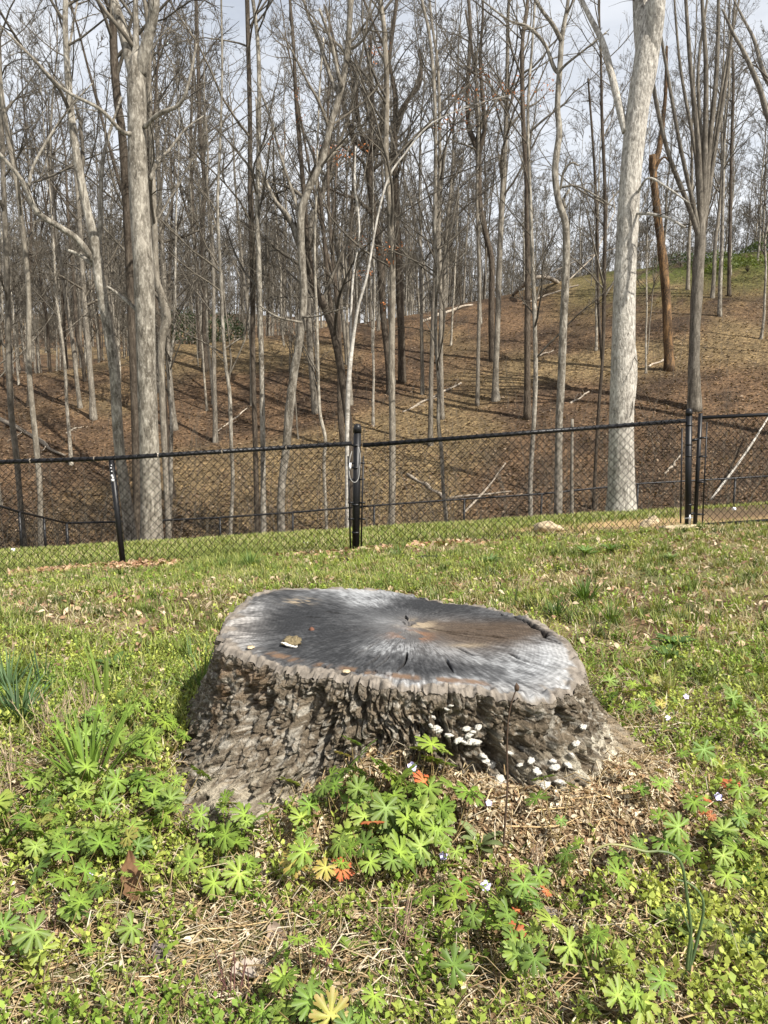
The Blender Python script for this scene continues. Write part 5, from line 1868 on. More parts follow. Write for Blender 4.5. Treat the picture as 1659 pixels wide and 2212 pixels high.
def straw():
    g = np.random.default_rng(24)
    n = 34000
    y = g.uniform(.95, 3.0, n)
    x = g.uniform(-.62, .62, n) * (y + .35)
    d, px, py = weed_density(x, y)
    k = (~inside_stump(x, y, -.10)) & (g.uniform(0, 1, n) < 1.05 - .75 * np.clip(d, 0, 1))
    x, y = x[k], y[k]
    n = len(x)
    # curved thin stalks lying flat
    L = (g.gamma(2.0, .026, n) + .012) * np.where((np.hypot((x - .45) / .6, (y - 1.8) / .3) < 1) | (np.hypot((x - .03) / .35, (y - 1.8) / .28) < 1), .55, 1.0)
    th = g.uniform(0, PI * 2, n)
    m = 3
    P = np.empty((n, m, 3))
    cur = g.normal(0, .35, n)
    cx, cy = x.copy(), y.copy()
    lift = g.gamma(1.2, .006, n)
    for i in range(m):
        P[:, i, 0], P[:, i, 1] = cx, cy
        P[:, i, 2] = terrain(cx, cy) + .004 + lift * (1 + .8 * math.sin(i / (m - 1) * PI)) + g.normal(0, .0025, n)
        cx = cx + np.cos(th + cur * i) * L / (m - 1)
        cy = cy + np.sin(th + cur * i) * L / (m - 1)
    w = g.uniform(.0007, .0024, n)
    tb = Tubes()
    tb.add(P, w[:, None] * np.array([1, .95, .6])[None] * .8, 3)
    V, F = tb.arrays()
    pal = np.array([(.48, .38, .22), (.40, .30, .16), (.58, .50, .36), (.33, .23, .12), (.52, .45, .33), (.25, .17, .1)])
    C = pal[g.integers(len(pal), size=n)] * g.uniform(.7, 1.2, (n, 1))
    C = np.repeat(C, m * 3, 0)
    o = link('dead_straw', make_mesh('dead_straw', V, F, M['straw'], C))
    tag(o, 'pale dead straw and grass stalks matted over the bare soil', 'straw', kind='stuff')
    # small chips, bits of bark and crumbled leaf
    n = 20000
    y = np.concatenate([g.uniform(.95, 2.7, 9000), g.normal(1.80, .18, n - 9000)])
    x = np.concatenate([g.uniform(-.62, .62, 9000) * (y[:9000] + .35), g.normal(.42, .36, n - 9000)])
    k = ~inside_stump(x, y, -.12) & (y > .95)
    return x[k], y[k]


cx_, cy_ = straw()
litter(len(cx_), lambda g, n: (cx_, cy_), 0.0085, [(.38, .29, .18), (.48, .39, .25), (.22, .15, .09), (.58, .5, .36), (.28, .18, .10)], M['dleaf'], 33,
       'ground_debris', 'crumbled dead leaf and bark bits on the soil round the stump', .004, 1.0)


def fence_litter_xy(g, n):
    px = np.where(g.uniform(0, 1, n) < .55, g.uniform(-20, 420, n), g.uniform(560, 1180, n))
    yl = np.array([fy(p) for p in px]) + g.normal(-.02, .12, n) - .1
    x = (px - 829.5) / FOC * yl
    k = np.exp(-((px - 330) / 260) ** 2) + .8 * np.exp(-((px - 900) / 160) ** 2) > g.uniform(0, 1, n)
    x = np.where(k, x, x * 0 + np.clip((g.uniform(0, 350, n) - 829.5) / FOC * yl, -5, 5))
    return x, yl


litter(1500, fence_litter_xy, .035, [(.32, .19, .11), (.42, .27, .17), (.24, .13, .075), (.5, .36, .25)], M['dleaf'], 41,
       'leaf_litter', 'dry brown leaves blown against the foot of the near fence', .012, 1.2)


def lawn_leaves_xy(g, n):
    y = np.sqrt(g.uniform(3 ** 2, 8.6 ** 2, n))
    return g.uniform(-.55, .55, n) * y, y


litter(5200, lawn_leaves_xy, .021, [(.27, .17, .1), (.38, .28, .18), (.18, .11, .07), (.45, .36, .25)], M['dleaf'], 43, 'lawn_leaf_bits', 'scattered brown leaf bits over the lawn', .012, 1.0)


# low chickweed-like weeds
def sprigs():
    g = np.random.default_rng(54)
    n = 36000
    y = np.concatenate([g.uniform(.95, 3.9, 27000), np.sqrt(g.uniform(3.4 ** 2, 8.6 ** 2, n - 27000))])
    x = g.uniform(-.62, .62, n) * (y + .35)
    d, px, py = weed_density(x, y)
    d = d * (1 - .45 * sstep(2.7, 3.7, y))
    d = np.where(np.arange(n) < 27000, d, 2.2 * sstep(.47, .62, fbm(x * 2.2, y * 2.2, None, 3, 138)))
    k = (~inside_stump(x, y, -.02)) & (g.uniform(0, 1, n) < np.clip(d, 0, 1) * .62)
    x, y = x[k], y[k]
    n = len(x)
    z = terrain(x, y)
    L = g.uniform(.025, .075, n)
    P, R = grow(np.stack([x, y, z - .002], 1), np.stack([g.normal(0, .55, n), g.normal(0, .55, n), np.ones(n)], 1), L, np.full(n, .0011), 5, .12, .06, .7, g)
    tb = Tubes()
    tb.add(P[:, ::2], R[:, ::2], 3)
    Vt, Ft = tb.arrays()
    tone = fbm(x * 3, y * 3, None, 3, 134)
    base = mixc(np.array([.15, .24, .03]), np.array([.36, .40, .085]), np.clip((tone - .3) * 2.2 + g.normal(0, .22, n), 0, 1))
    Ct = np.repeat(base * .8, 3 * 3, 0)
    parts = [(Vt, Ft, Ct)]
    big = g.uniform(.75, 1.5, n) * (1 + .55 * sstep(3, 6, y))
    for j in range(5):
        for s in (0, 1):
            p = P[:, min(4, j)] if j < 5 else P[:, 4]
            th = g.uniform(0, 2 * PI, n) if s == 0 else th + PI + g.normal(0, .3, n)
            el = g.normal(.25 + .12 * j, .25, n)
            a = np.stack([np.cos(th) * np.cos(el), np.sin(th) * np.cos(el), np.sin(el)], 1)
            b = np.stack([-np.sin(th), np.cos(th), g.normal(0, .25, n)], 1)
            nn = np.cross(a, b)
            S = (g.uniform(.008, .0155, n) * big * (1 if j else .8))[:, None]
            W = S * .34
            base_p = p + a * .001
            V = np.stack([base_p, base_p + a * S * .55 + b * W + nn * W * .35, base_p + a * S, base_p + a * S * .55 - b * W + nn * W * .35], 1).reshape(-1, 3)
            F = [np.arange(4 * n).reshape(n, 4)]
            C = np.repeat(base * g.uniform(.75, 1.3, (n, 1)), 4, 0)
            parts.append((V, F, C))
    V, F, C = merge(parts)
    o = link('low_weeds', make_mesh('low_weeds', V, F, M['weed'], C, smooth=False))
    tag(o, 'low small leaved green weeds carpeting the ground round the stump', 'weeds', kind='stuff')


sprigs()


# fine green grass among the foreground weeds
def near_grass():
    g = np.random.default_rng(64)
    n = 15000
    y = g.uniform(.95, 3.2, n)
    x = g.uniform(-.62, .62, n) * (y + .35)
    d, px, py = weed_density(x, y)
    k = (~inside_stump(x, y)) & (g.uniform(0, 1, n) < np.clip(d, .05, 1) * .8)
    x, y = x[k], y[k]
    n = len(x)
    col = G_GREEN[g.integers(5, size=n)] * g.uniform(.7, 1.3, (n, 1))
    V, F, C = blades(x, y, g.uniform(.03, .075, n), g.uniform(.0018, .004, n), np.full(n, .55), col, 6)
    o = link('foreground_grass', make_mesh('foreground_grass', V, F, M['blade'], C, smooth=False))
    tag(o, 'thin young grass blades among the foreground weeds', 'grass', kind='stuff')


near_grass()

# ------------------------------------------------------------------ lobed geranium plants
def geranium_leaf(seed, col, tipc):
    g = np.random.default_rng(seed)
    lobes = 7
    span = math.radians(318)
    pts = []
    for k in range(lobes):
        c = -span / 2 + span * (k + .5) / lobes
        w = span / lobes
        big = 1.0 - .16 * abs(k - 3) / 3 + g.normal(0, .04)
        for (da, r) in ((-.5, .27), (-.33, .60), (-.40, .80), (-.29, .90), (-.17, .76), (-.13, .95), (.0, 1.0), (.12, .95), (.17, .75), (.29, .9), (.40, .80), (.33, .60)):
            pts.append((c + da * w, r * big if r > .4 else r))
    pts.append((span / 2, .27))
    pts = np.array(pts)
    a, r = pts[:, 0], pts[:, 1]
    n = len(a)
    droop = lambda rr, aa: .16 * rr - .26 * rr ** 2 + .06 * np.cos(aa * 7 * 1.13) * rr
    ring = np.stack([np.cos(a) * .22, np.sin(a) * .22, droop(np.full(n, .22), a)], 1)
    mid = np.stack([np.cos(a) * r * .62, np.sin(a) * r * .62, droop(r * .62, a)], 1)
    out = np.stack([np.cos(a) * r, np.sin(a) * r, droop(r, a)], 1)
    V = np.concatenate([[[0, 0, 0]], ring, mid, out])
    i = np.arange(n - 1)
    F = [np.stack([np.zeros(n - 1, int), 1 + i, 2 + i], 1),
         np.concatenate([np.stack([1 + i, 1 + n + i, 2 + n + i, 2 + i], 1), np.stack([1 + n + i, 1 + 2 * n + i, 2 + 2 * n + i, 2 + n + i], 1)])]
    C = np.concatenate([[np.array(col) * 1.7], np.repeat([np.array(col) * 1.45], n, 0), np.repeat([np.array(col)], n, 0), np.repeat([np.array(tipc)], n, 0)])
    return make_mesh('leaf', V, F, M['leaf'], C, smooth=False)


LEAF = [geranium_leaf(1, (.125, .20, .03), (.115, .18, .03)), geranium_leaf(2, (.16, .235, .035), (.155, .225, .04)), geranium_leaf(3, (.10, .16, .03), (.10, .145, .03)), geranium_leaf(4, (.18, .25, .045), (.20, .245, .055))]
LEAF_Y = geranium_leaf(5, (.26, .25, .06), (.30, .22, .07))
LEAF_R = geranium_leaf(6, (.42, .15, .06), (.45, .10, .045))
M['petiole'] = plain_mat('leaf_stalk', (.20, .15, .06), .7, .3, 60)
gG = np.random.default_rng(90)


def geranium(px, py, label, group, n=6, size=.047, spread=.10, height=.09, red=0.0):
    b = hit(px, py + 10, .6, 12)
    t = thing('geranium_plant', label, 'plant', b, group)
    tb = Tubes()
    for k in range(n):
        th = gG.uniform(0, 2 * PI)
        rr = spread * math.sqrt(gG.uniform(.02, 1))
        hgt = height * gG.uniform(.55, 1.15)
        p = np.array([math.cos(th) * rr, math.sin(th) * rr, hgt + (terrain(np.array([b[0] + math.cos(th) * rr]), np.array([b[1] + math.sin(th) * rr]))[0] - b[2]) * .9])
        u = gG.uniform(0, 1)
        me = LEAF_R if u < red else (LEAF_Y if u < red + .025 else LEAF[gG.integers(4)])
        lf = link('leaf', me, t, p)
        s = size * gG.choice([.42, .55, .68, .82, .92]) * gG.uniform(.9, 1.1) * (.75 if me is LEAF_R else 1)
        lf.scale = (s, s, s)
        # blades turn to the light
        tx, ty = .28 * sun_dir[0] + gG.normal(0, .36) + .6 * math.cos(th), .28 * sun_dir[1] + gG.normal(0, .36) + .6 * math.sin(th)
        lf.rotation_euler = Vector((tx, ty, 1.0)).to_track_quat('Z', 'Y').to_euler()
        lf.rotation_euler.rotate_axis('Z', gG.uniform(0, 2 * PI))
        s0 = np.array([gG.normal(0, .006), gG.normal(0, .006), -.005])
        P = spline(np.array([s0, (s0 + p) / 2 + np.array([0, 0, -.012]), p]), 4)
        tb.add(P, np.linspace(.0016, .001, len(P)), 4)
    link('stalks', tb.mesh('stalks', M['petiole']), t)
    return t


def patch(spots, label, group, **kw):
    for k, s in enumerate(sorted(spots)):
        geranium(s[0], s[1], ORD[k] + ' geranium from the left ' + label, group, **{**kw, **(s[2] if len(s) > 2 else {})})


patch([(180, 1618), (250, 1585), (320, 1590), (210, 1560), (300, 1545), (120, 1600), (350, 1640), (290, 1640)],
      'in the shaded patch beside the left of the stump', 'geraniums left of the stump', n=7, size=.046)
patch([(150, 1712), (235, 1722), (320, 1735), (372, 1745), (60, 1785), (120, 1815), (190, 1832), (262, 1838), (330, 1852), (80, 1880), (150, 1895), (235, 1880), (30, 1850)],
      'in the thick patch at lower left before the stump', 'geraniums left foreground', n=8, size=.05)
patch([(425, 1812), (490, 1830), (560, 1775), (605, 1815), (540, 1870), (480, 1900)],
      'under the left front root of the stump', 'geraniums at the left front root', n=5, size=.047)
patch([(785, 1715), (835, 1755), (895, 1740), (935, 1765), (770, 1790), (845, 1800), (905, 1815), (720, 1885), (800, 1895), (860, 1850), (960, 1840), (730, 1810)],
      'in the round clump before the middle of the stump', 'geraniums in the middle clump', n=9, size=.054, height=.11, red=.03)
patch([(120, 1985), (245, 2010), (40, 2045), (90, 2090)],
      'over the straw at the lower left', 'geraniums lower left', n=5, size=.044)
patch([(620, 2160), (665, 2205), (725, 2190)],
      'at the bottom edge left of centre', 'geraniums at the bottom edge', n=6, size=.042, red=.04)
patch([(1000, 1985), (1060, 2020), (1020, 2085), (1125, 2070), (1180, 2050), (1080, 1970)],
      'in the clump at lower centre', 'geraniums lower centre', n=6, size=.046, red=.03)
patch([(1245, 1945), (1300, 1895), (1205, 1815), (1260, 2160), (1312, 2160)],
      'on thin soil right of centre', 'geraniums right of centre', n=4, size=.043)
patch([(1440, 1808), (1500, 1855), (1560, 1795), (1600, 1825), (1612, 1715), (1540, 1705), (1490, 1655), (1580, 1635), (1600, 1545), (1560, 1535), (1420, 1735), (1640, 1615), (1650, 1765), (1620, 1895), (1530, 1915), (1655, 1500)],
      'among weeds along the right edge', 'geraniums at the right', n=5, size=.044, red=.03)
patch([(1330, 1485), (1382, 1492), (1352, 1525), (1400, 1540)],
      'close against the right side of the stump', 'geraniums right of the stump', n=6, size=.042)
r_ = geranium(1522, 1790, 'geranium with orange red dying leaf among green weeds at right', None, n=3, size=.05, red=1.0, spread=.03, height=.06)

# ------------------------------------------------------------------ grass tufts, rosettes, flowers and stems
def tuft(px, py, label, n, L, w, spread, col, seed, group=None, curl=.8, name='grass_tuft', cat='grass tuft'):
    g = np.random.default_rng(seed)
    b = hit(px, py, .6, 12)
    t = thing(name, label, cat, b, group)
    for k in range(n):
        th = g.uniform(0, 2 * PI)
        ln = L * g.uniform(.55, 1.1)
        lean = g.uniform(.05, spread)
        m = 7
        s = np.linspace(0, 1, m)
        a = lean + curl * s ** 1.6 * g.uniform(.2, 1.2)
        dr = np.cumsum(np.sin(a)) * ln / m
        dz = np.cumsum(np.cos(a)) * ln / m
        r0 = g.uniform(0, .02)
        P = np.stack([np.cos(th) * (dr + r0), np.sin(th) * (dr + r0), dz - dz[0] - .004], 1)
        side = np.array([-math.sin(th), math.cos(th), 0])
        ww = w * g.uniform(.6, 1.15) * np.array([.7, 1, 1, .9, .7, .45, .06])
        up = np.array([0, 0, 1])
        A = P - side * ww[:, None] / 2
        Cc = P - up * ww[:, None] * .12
        B = P + side * ww[:, None] / 2
        V = np.stack([A, Cc, B], 1).reshape(-1, 3)
        i = np.arange(m - 1)[:, None] * 3
        F = np.concatenate([i + np.array([[0, 1, 4, 3]]), i + np.array([[1, 2, 5, 4]])])
        c = np.array(col) * g.uniform(.75, 1.3)
        link('blade', make_mesh('blade', V, F, M['blade'], np.repeat([c], len(V), 0)), t)
    return t


BG = (.13, .21, .03)
tuft(190, 1700, 'bright green grass tuft with arching blades left of the stump', 44, .34, .010, .9, BG, 1, curl=.7)
tuft(227, 1525, 'few broad upright grass blades among geraniums left of the stump', 9, .36, .015, .25, (.16, .23, .045), 2, curl=.25)
tuft(90, 1490, 'dark single tall grass blades near the left edge', 9, .28, .008, .35, (.06, .11, .05), 3, curl=.3)
tuft(40, 1560, 'blue green grass clump at the left edge', 70, .24, .010, .9, (.08, .135, .06), 4)
tuft(20, 1500, 'blue green grass clump behind the first at the left edge', 60, .22, .010, .9, (.085, .14, .06), 5)
tuft(440, 1500, 'green grass clump pressed against the left side of the stump', 30, .24, .008, .8, (.10, .165, .045), 6)
tuft(415, 1440, 'wispy green grass behind the left shoulder of the stump', 24, .2, .006, .7, (.10, .16, .045), 16)
tuft(1265, 1298, 'dense dark green grass tuft on the lawn right behind the stump', 90, .23, .010, .95, (.085, .145, .03), 7)
tuft(1200, 1335, 'small dark grass tuft touching the right rear of the stump', 60, .17, .009, .8, (.07, .12, .03), 8)
tuft(1320, 1345, 'loose green grass tuft on the lawn right of the stump', 50, .18, .009, .9, (.11, .165, .035), 9)
tuft(960, 1292, 'single tall grass stem behind the rear rim of the stump', 3, .22, .006, .3, (.13, .16, .06), 10, curl=.2)
tuft(1110, 1312, 'thin upright grass stem behind the right rear rim', 3, .2, .006, .15, (.12, .17, .06), 11, curl=.15)
tuft(540, 1228, 'tall fresh grass tuft near the fence left of the post', 80, .24, .011, .85, (.11, .175, .04), 12)
tuft(480, 1232, 'second fresh grass tuft near the fence', 60, .2, .011, .85, (.11, .175, .04), 13)
tuft(420, 1240, 'third fresh grass tuft by the fence, leftmost', 34, .15, .008, .8, (.11, .18, .035), 14)
tuft(860, 1208, 'grass tuft between the two black pipes', 60, .18, .011, .85, (.10, .165, .045), 15)


def rosette(px, py, label, n, L, w, col, seed, group=None, rise=.5):
    g = np.random.default_rng(seed)
    b = hit(px, py, .6, 12)
    t = thing('leaf_rosette', label, 'plant', b, group)
    for k in range(n):
        th = 2 * PI * k / n + g.normal(0, .25)
        ln = L * g.uniform(.65, 1.1)
        m = 6
        s = np.linspace(0, 1, m)
        a = rise * g.uniform(.6, 1.3) * (1 - 1.2 * s)
        dr = np.concatenate([[0], np.cumsum(np.cos(a[:-1]))]) * ln / (m - 1)
        dz = np.concatenate([[0], np.cumsum(np.sin(a[:-1]))]) * ln / (m - 1)
        P = np.stack([np.cos(th) * dr, np.sin(th) * dr, dz + .004], 1)
        side = np.array([-math.sin(th), math.cos(th), 0])
        ww = w * np.array([.25, .55, .9, 1, .75, .05]) * g.uniform(.8, 1.15)
        V = np.stack([P - side * ww[:, None] / 2 + [0, 0, w * .12], P, P + side * ww[:, None] / 2 + [0, 0, w * .12]], 1).reshape(-1, 3)
        i = np.arange(m - 1)[:, None] * 3
        F = np.concatenate([i + np.array([[0, 1, 4, 3]]), i + np.array([[1, 2, 5, 4]])])
        c = np.array(col) * g.uniform(.8, 1.25)
        C = np.repeat([c], len(V), 0)
        C[1::3] *= 1.25
        link('leaf', make_mesh('leaf', V, F, M['weed'], C), t)
    return t


rosette(1455, 1400, 'dark broad leaved rosette on the lawn right of the stump', 22, .12, .032, (.06, .115, .028), 1, rise=.8)
rosette(1440, 1425, 'second dark broad leaved rosette just before the first', 18, .10, .03, (.065, .12, .03), 2, rise=.8)
rosette(1265, 1205, 'large leafy rosette on the lawn below the right fence panel', 30, .17, .026, (.11, .175, .045), 3, rise=1.1)
rosette(1060, 1222, 'leafy rosette on the lawn in front of the middle fence panel', 26, .14, .024, (.10, .155, .05), 4, rise=1.1)
rosette(1320, 1195, 'green rosette beside the large leafy one near the fence', 28, .15, .026, (.085, .145, .035), 5, rise=1.1)
rosette(240, 1445, 'dark strap leaved rosette on the lawn left of the stump', 9, .13, .03, (.06, .11, .03), 6, rise=.8)
rosette(1035, 1835, 'grey green hairy rosette before the dry stem', 9, .075, .024, (.15, .19, .08), 7, rise=.9)
rosette(1475, 2010, 'pale green broad leaved rosette under the wild onion', 11, .085, .032, (.17, .23, .06), 8, rise=.7)
rosette(1560, 1830, 'light green rosette among weeds by the right edge', 8, .07, .03, (.14, .2, .05), 9, rise=.6)
rosette(1630, 1900, 'glossy dark leaved rosette at the right edge', 6, .08, .035, (.08, .14, .03), 10, rise=.4)
rosette(520, 1880, 'small broad leaf seedling amid geraniums left of centre', 6, .07, .03, (.16, .22, .06), 11, rise=.6)
rosette(760, 2060, 'bright small leaved seedling on the straw patch', 10, .04, .014, (.18, .25, .05), 12, rise=1.0)
rosette(1620, 2060, 'grey green rosette in the lower right corner area', 8, .07, .022, (.13, .18, .07), 13, rise=.7)
rosette(1450, 1215, 'pale rosette in the lawn near the gate', 24, .12, .02, (.13, .18, .06), 14, rise=1.1)

# wild onion with bowed stems
b0 = hit(1480, 2124, .6, 8)
on = thing('wild_onion', 'wild onion with long bowed blue green stem at lower right', 'plant', b0)
M['onion'] = attr_mat('onion_stem', .5, .1, .15, 60, spec=.4)


def stem_from(pts, r, mat, parent, name='stem', cols=None):
    P = []
    for k, (px, py) in enumerate(pts):
        P.append(at(px, py, b_Y))
    P = np.array(P)
    S = spline(P, 6)
    tb = Tubes()
    R = np.linspace(r, r * .45, len(S))
    tb.add(S, R, 7, cap=True)
    V, F = tb.arrays()
    org = np.array(parent.location)
    if cols is not None:
        tt = np.repeat(np.linspace(0, 1, len(S)), 7)
        tt = np.concatenate([tt, [0, 1]])
        C = mixc(np.array(cols[0]), np.array(cols[1]), sstep(.45, .75, tt))
        return link(name, make_mesh(name, V - org, F, mat, C), parent)
    return link(name, make_mesh(name, V - org, F, mat), parent)


b_Y = b0[1]
stem_from([(1480, 2128), (1486, 2070), (1492, 2009), (1484, 1939), (1474, 1874), (1457, 1848), (1430, 1839), (1394, 1839), (1354, 1828), (1314, 1824), (1286, 1838), (1275, 1858), (1277, 1889)], .0036, M['onion'], on, cols=((.085, .13, .05), (.30, .29, .12)))
stem_from([(1482, 2120), (1504, 2039), (1519, 1969), (1514, 1934), (1490, 1909), (1459, 1899)], .0034, M['onion'], on, cols=((.085, .135, .055), (.10, .15, .06)))
stem_from([(1484, 2115), (1494, 2039), (1480, 1984), (1469, 1954)], .003, M['onion'], on, cols=((.085, .13, .055), (.10, .15, .06)))
b0 = hit(525, 1905, .6, 8)
b_Y = b0[1]
on2 = thing('wild_onion', 'thin blue green looping onion leaf in the straw left of centre', 'plant', b0)
stem_from([(525, 1958), (495, 1945), (490, 1920), (505, 1903), (535, 1897), (570, 1903), (600, 1920), (625, 1938)], .0024, M['onion'], on2, cols=((.08, .15, .10), (.09, .15, .09)))

b0 = hit(1087, 1838, .6, 8)
b_Y = b0[1]
ds = thing('withered_plant', 'thin dark dry stem standing before the right of the stump', 'withered plant', b0)
M['dry'] = plain_mat('dry_stem', (.07, .045, .03), .8, .3, 60)
stem_from([(1086, 1842), (1092, 1760), (1096, 1690), (1095, 1620), (1097, 1565), (1103, 1525), (1115, 1488)], .0030, M['dry'], ds)
tp = at(1116, 1485, b_Y)
V, F = lumpy(71, 10, 8, 1.6)
link('seed_head', make_mesh('seed_head', V * .006, F, M['dry']), ds, tp - np.array(ds.location))

# violets
M['violet'] = plain_mat('pale_violet_petal', (.55, .5, .82), .6, .15, 80)
M['vstem'] = plain_mat('flower_stem', (.12, .17, .05), .7, .2, 60)


def petal_mesh():
    m = 6
    s = np.linspace(0, 1, m)
    w = np.array([.15, .5, .85, 1, .8, .25]) * .42
    A = np.stack([s, -w, .25 * s - .1 * s ** 2], 1)
    B = np.stack([s, w, .25 * s - .1 * s ** 2], 1)
    Cc = np.stack([s, 0 * s, .2 * s - .1 * s ** 2], 1)
    V = np.stack([A, Cc, B], 1).reshape(-1, 3)
    i = np.arange(m - 1)[:, None] * 3
    F = np.concatenate([i + np.array([[0, 1, 4, 3]]), i + np.array([[1, 2, 5, 4]])])
    return make_mesh('petal', V, F, M['violet'])


PETAL = petal_mesh()


def violet(px, py, label, h, s):
    q = at(px, py, 1)
    b = hit(px, py + 26, .6, 10)
    t = thing('violet_flower', label, 'flower', b)
    top = np.array([0, -.004, h])
    P = spline(np.array([[0, 0, -.005], [.003, 0, h * .5], top]), 4)
    tb = Tubes()
    tb.add(P, np.full(len(P), .0013), 5)
    link('stem', tb.mesh('stem', M['vstem']), t)
    for k in range(5):
        o = link('petal', PETAL, t, top)
        o.scale = (s, s, s)
        o.rotation_euler = (.9, 0, 0)
        o.rotation_euler.rotate_axis('Z', 2 * PI * k / 5 + .3)


violet(890, 1668, 'pale violet flower standing before the middle of the stump', .05, .013)
violet(242, 1827, 'pale violet flower above geraniums at the left', .04, .011)
violet(195, 1893, 'pale violet flower near straw in the left patch', .035, .011)
violet(1048, 1920, 'pale violet flower over the lower centre clump', .04, .012)
violet(957, 1850, 'pale violet flower right of the middle clump', .035, .010)
violet(1548, 1720, 'blue violet flower at the right edge of the bare soil', .035, .011)
violet(1440, 1545, 'small violet flower right of the stump root', .035, .010)
violet(1480, 1497, 'small violet flower on the lawn right of the stump', .035, .011)
violet(1055, 1727, 'tiny violet flower on the litter before the stump', .025, .008)


# single dead leaves one can point at
def dead_leaf(px, py, label, L, w, col, seed, stand=0.0, rot=0.0):
    g = np.random.default_rng(seed)
    m, q = 12, 7
    s = np.linspace(0, 1, m)
    prof = np.sin(np.clip(s, .02, .98) * PI) ** .7 * (1 + .22 * np.sin(s * 26 + seed))
    T = np.linspace(-1, 1, q)
    S_, T_ = np.meshgrid(s, T, indexing='ij')
    X = T_ * prof[:, None] * w / 2
    Yy = (S_ - .5) * L
    Z = .22 * w * T_ ** 2 + .1 * L * np.sin(S_ * 3 + seed) + (vnoise(S_ * 5, T_ * 2, None, seed) - .5) * .25 * w
    V = np.stack([X, Yy, Z], -1).reshape(-1, 3)
    i = np.arange(m * q).reshape(m, q)
    F = np.stack([i[:-1, :-1], i[:-1, 1:], i[1:, 1:], i[1:, :-1]], -1).reshape(-1, 4)
    b = hit(px, py, .6, 12)
    C = np.repeat([np.array(col)], len(V), 0) * (.8 + .4 * vnoise(V[:, 0] * 200, V[:, 1] * 200, None, seed))[:, None]
    o = link('dead_leaf', make_mesh('dead_leaf', V, F, M['dleaf'], C), None, b + [0, 0, .008 + stand * L * .45])
    o.rotation_euler = (stand * 1.35, g.normal(0, .15), rot)
    return tag(o, label, 'leaf')


dead_leaf(285, 1940, 'curled brown dead leaf standing upright in the left foreground', .11, .045, (.15, .085, .045), 1, .9, .5)
dead_leaf(1128, 1955, 'curled grey and orange dead leaf propped in the lower centre', .09, .045, (.34, .22, .12), 2, .7, .5)
dead_leaf(20, 1875, 'dull grey dead leaf at the left edge', .08, .05, (.27, .21, .16), 3, 0, 1.2)
dead_leaf(600, 2040, 'flat grey brown dead leaf on the straw patch', .08, .045, (.28, .22, .17), 4, 0, .4)
dead_leaf(545, 2110, 'pale grey dead leaf on the straw below the first', .08, .05, (.34, .29, .24), 5, 0, 2.0)
dead_leaf(1195, 1990, 'grey dead leaf beside the lower centre clump', .07, .035, (.24, .21, .18), 6, 0, .9)
dead_leaf(710, 2205, 'pale torn dead leaf at the bottom edge', .08, .05, (.36, .3, .23), 7, .1, 1.4)
dead_leaf(1520, 2060, 'folded pale brown leaf under the wild onion', .09, .05, (.33, .25, .17), 8, .2, .3)
dead_leaf(1350, 1860, 'dark grey weathered chip of leaf right of centre', .06, .035, (.13, .12, .11), 9, .1, .2)
dead_leaf(868, 1603, 'small red brown leaf caught at the foot of the bark', .035, .018, (.22, .07, .04), 10, .2, 1.3)
dead_leaf(350, 2080, 'dark curled leaf in the lower left straw', .06, .035, (.12, .10, .09), 11, .2, .8)
dead_leaf(1590, 2180, 'brown leaf fragment in the lower right corner', .06, .035, (.26, .17, .1), 12, .1, 2.4)
dead_leaf(760, 1995, 'tan curled leaf above the straw patch', .05, .03, (.36, .27, .17), 13, .2, 1.0)
dead_leaf(1000, 1930, 'rust coloured leaf under the lower centre geraniums', .05, .03, (.3, .13, .06), 14, .3, .4)


# dry seed stalk clumps
def dry_clump(px, py, label, n, L, seed, col=(.42, .33, .22)):
    g = np.random.default_rng(seed)
    b = hit(px, py, .6, 12)
    t = thing('dry_grass_clump', label, 'dry grass', b)
    k = n
    P, R = grow(np.stack([g.normal(0, .015, k), g.normal(0, .012, k), np.full(k, -.004)], 1), np.stack([g.normal(.08, .28, k), g.normal(0, .25, k), np.ones(k)], 1), L * g.uniform(.5, 1.1, k), np.full(k, .0015), 7, .06, .0, .5, g)
    p2, r2 = sprout(P, R, 5, .45, 1, .35, .22, .7, 3, .1, .03, .6, .0009, g)
    for j in range(k):
        tb = Tubes()
        tb.add(P[j:j + 1], R[j:j + 1], 4)
        tb.add(p2[j * 5:j * 5 + 5], r2[j * 5:j * 5 + 5], 3)
        V, F = tb.arrays()
        C = np.repeat([np.array(col) * g.uniform(.7, 1.3)], len(V), 0)
        link('stalk', make_mesh('stalk', V, F, M['straw'], C), t)


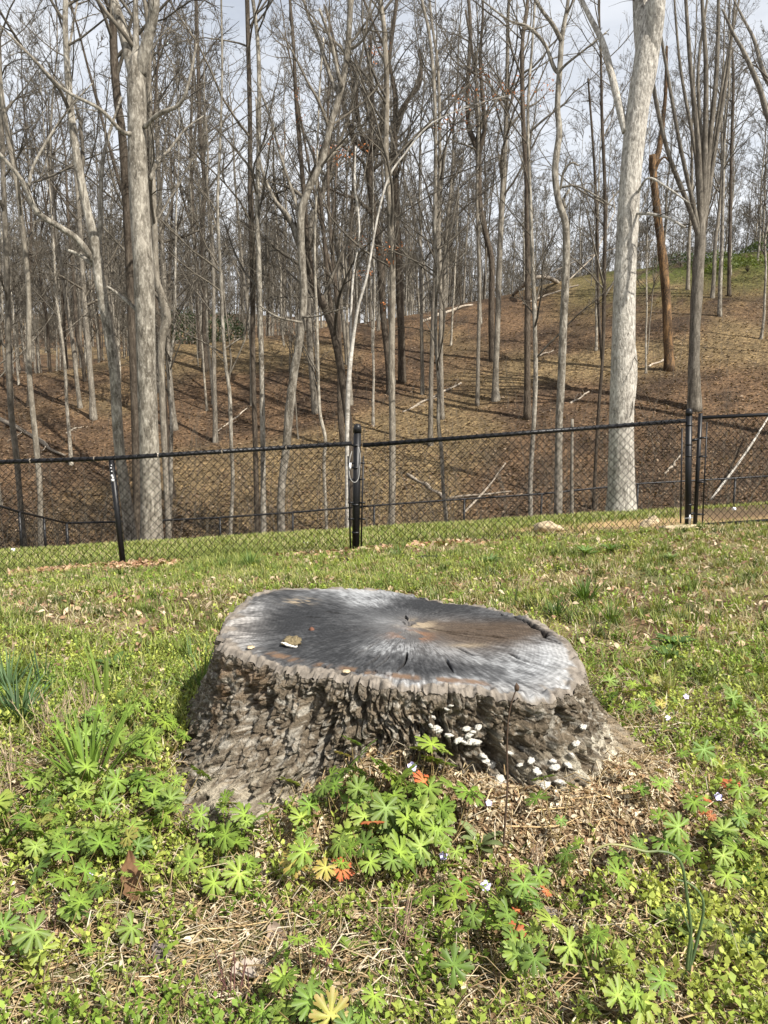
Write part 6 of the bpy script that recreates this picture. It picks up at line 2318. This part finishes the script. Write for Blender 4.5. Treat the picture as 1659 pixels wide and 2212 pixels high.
dry_clump(20, 1680, 'tan dry seed stalks at the left edge before the grass', 22, .17, 1)
dry_clump(95, 1600, 'tan dry seed stalks left among the blue green grass', 16, .16, 2)
dry_clump(140, 1580, 'tan dry seed stalks right of the first two at left', 16, .16, 3)
dry_clump(192, 1560, 'tan dry seed stalks nearest the broad blades', 14, .17, 4)
dry_clump(10, 1760, 'tan dry seed stalks lowest at the left edge', 14, .15, 5)
dry_clump(850, 2040, 'reddish tan dry stalks leaning at lower centre', 14, .13, 6, (.40, .27, .2))
dry_clump(1160, 1870, 'small fan of dry stalks right of the dry stem', 10, .08, 7, (.45, .34, .25))
dry_clump(520, 2165, 'thin purple brown stalks rising at the bottom', 10, .1, 8, (.16, .08, .07))
dry_clump(690, 2100, 'thin reddish stalks rising from the straw', 10, .09, 9, (.2, .1, .08))
dry_clump(110, 2010, 'dark thin stalks over the lower left weeds', 10, .08, 10, (.2, .12, .09))

# long pine needles and stalks lying at the front right of the stump
def long_straws():
    g = np.random.default_rng(3)
    for k, (x0, y0, x1, y1) in enumerate([(1090, 1795, 1260, 1770), (1160, 1760, 1400, 1730), (1240, 1735, 1420, 1715), (1180, 1795, 1330, 1780), (830, 1985, 1080, 1960), (770, 1960, 980, 1935), (430, 2020, 640, 1990), (560, 1985, 800, 1978), (300, 2130, 480, 2060), (240, 2150, 420, 2090), (380, 2010, 560, 1850), (680, 2090, 900, 1980), (600, 1890, 640, 1960), (1290, 1890, 1400, 1885), (1270, 2030, 1450, 1990), (90, 2110, 300, 2050), (1100, 2080, 1240, 2030)]):
        a, b = hit(x0, y0, .6, 8), hit(x1, y1, .6, 8)
        m = (a + b) / 2 + np.array([g.normal(0, .01), g.normal(0, .01), .012])
        S = spline(np.array([a + [0, 0, .012], m, b + [0, 0, .012]]), 6)
        tb = Tubes()
        tb.add(S, np.linspace(.0022, .001, len(S)), 5)
        c = (a + b) / 2
        o = link('dry_stalk', tb.mesh('dry_stalk', M['strawm'], c), None, c)
        tag(o, ['long tan dry stalk lying on the bare soil right before the stump', 'long tan dry stalk lying over the foreground straw'][0 if (x0 > 1080 and y0 < 1800) else 1], 'stalk',
            ['stalks before the stump', 'stalks over the straw'][0 if (x0 > 1080 and y0 < 1800) else 1])


M['strawm'] = plain_mat('tan_stalk', (.46, .33, .17), .8, .3, 60)
long_straws()
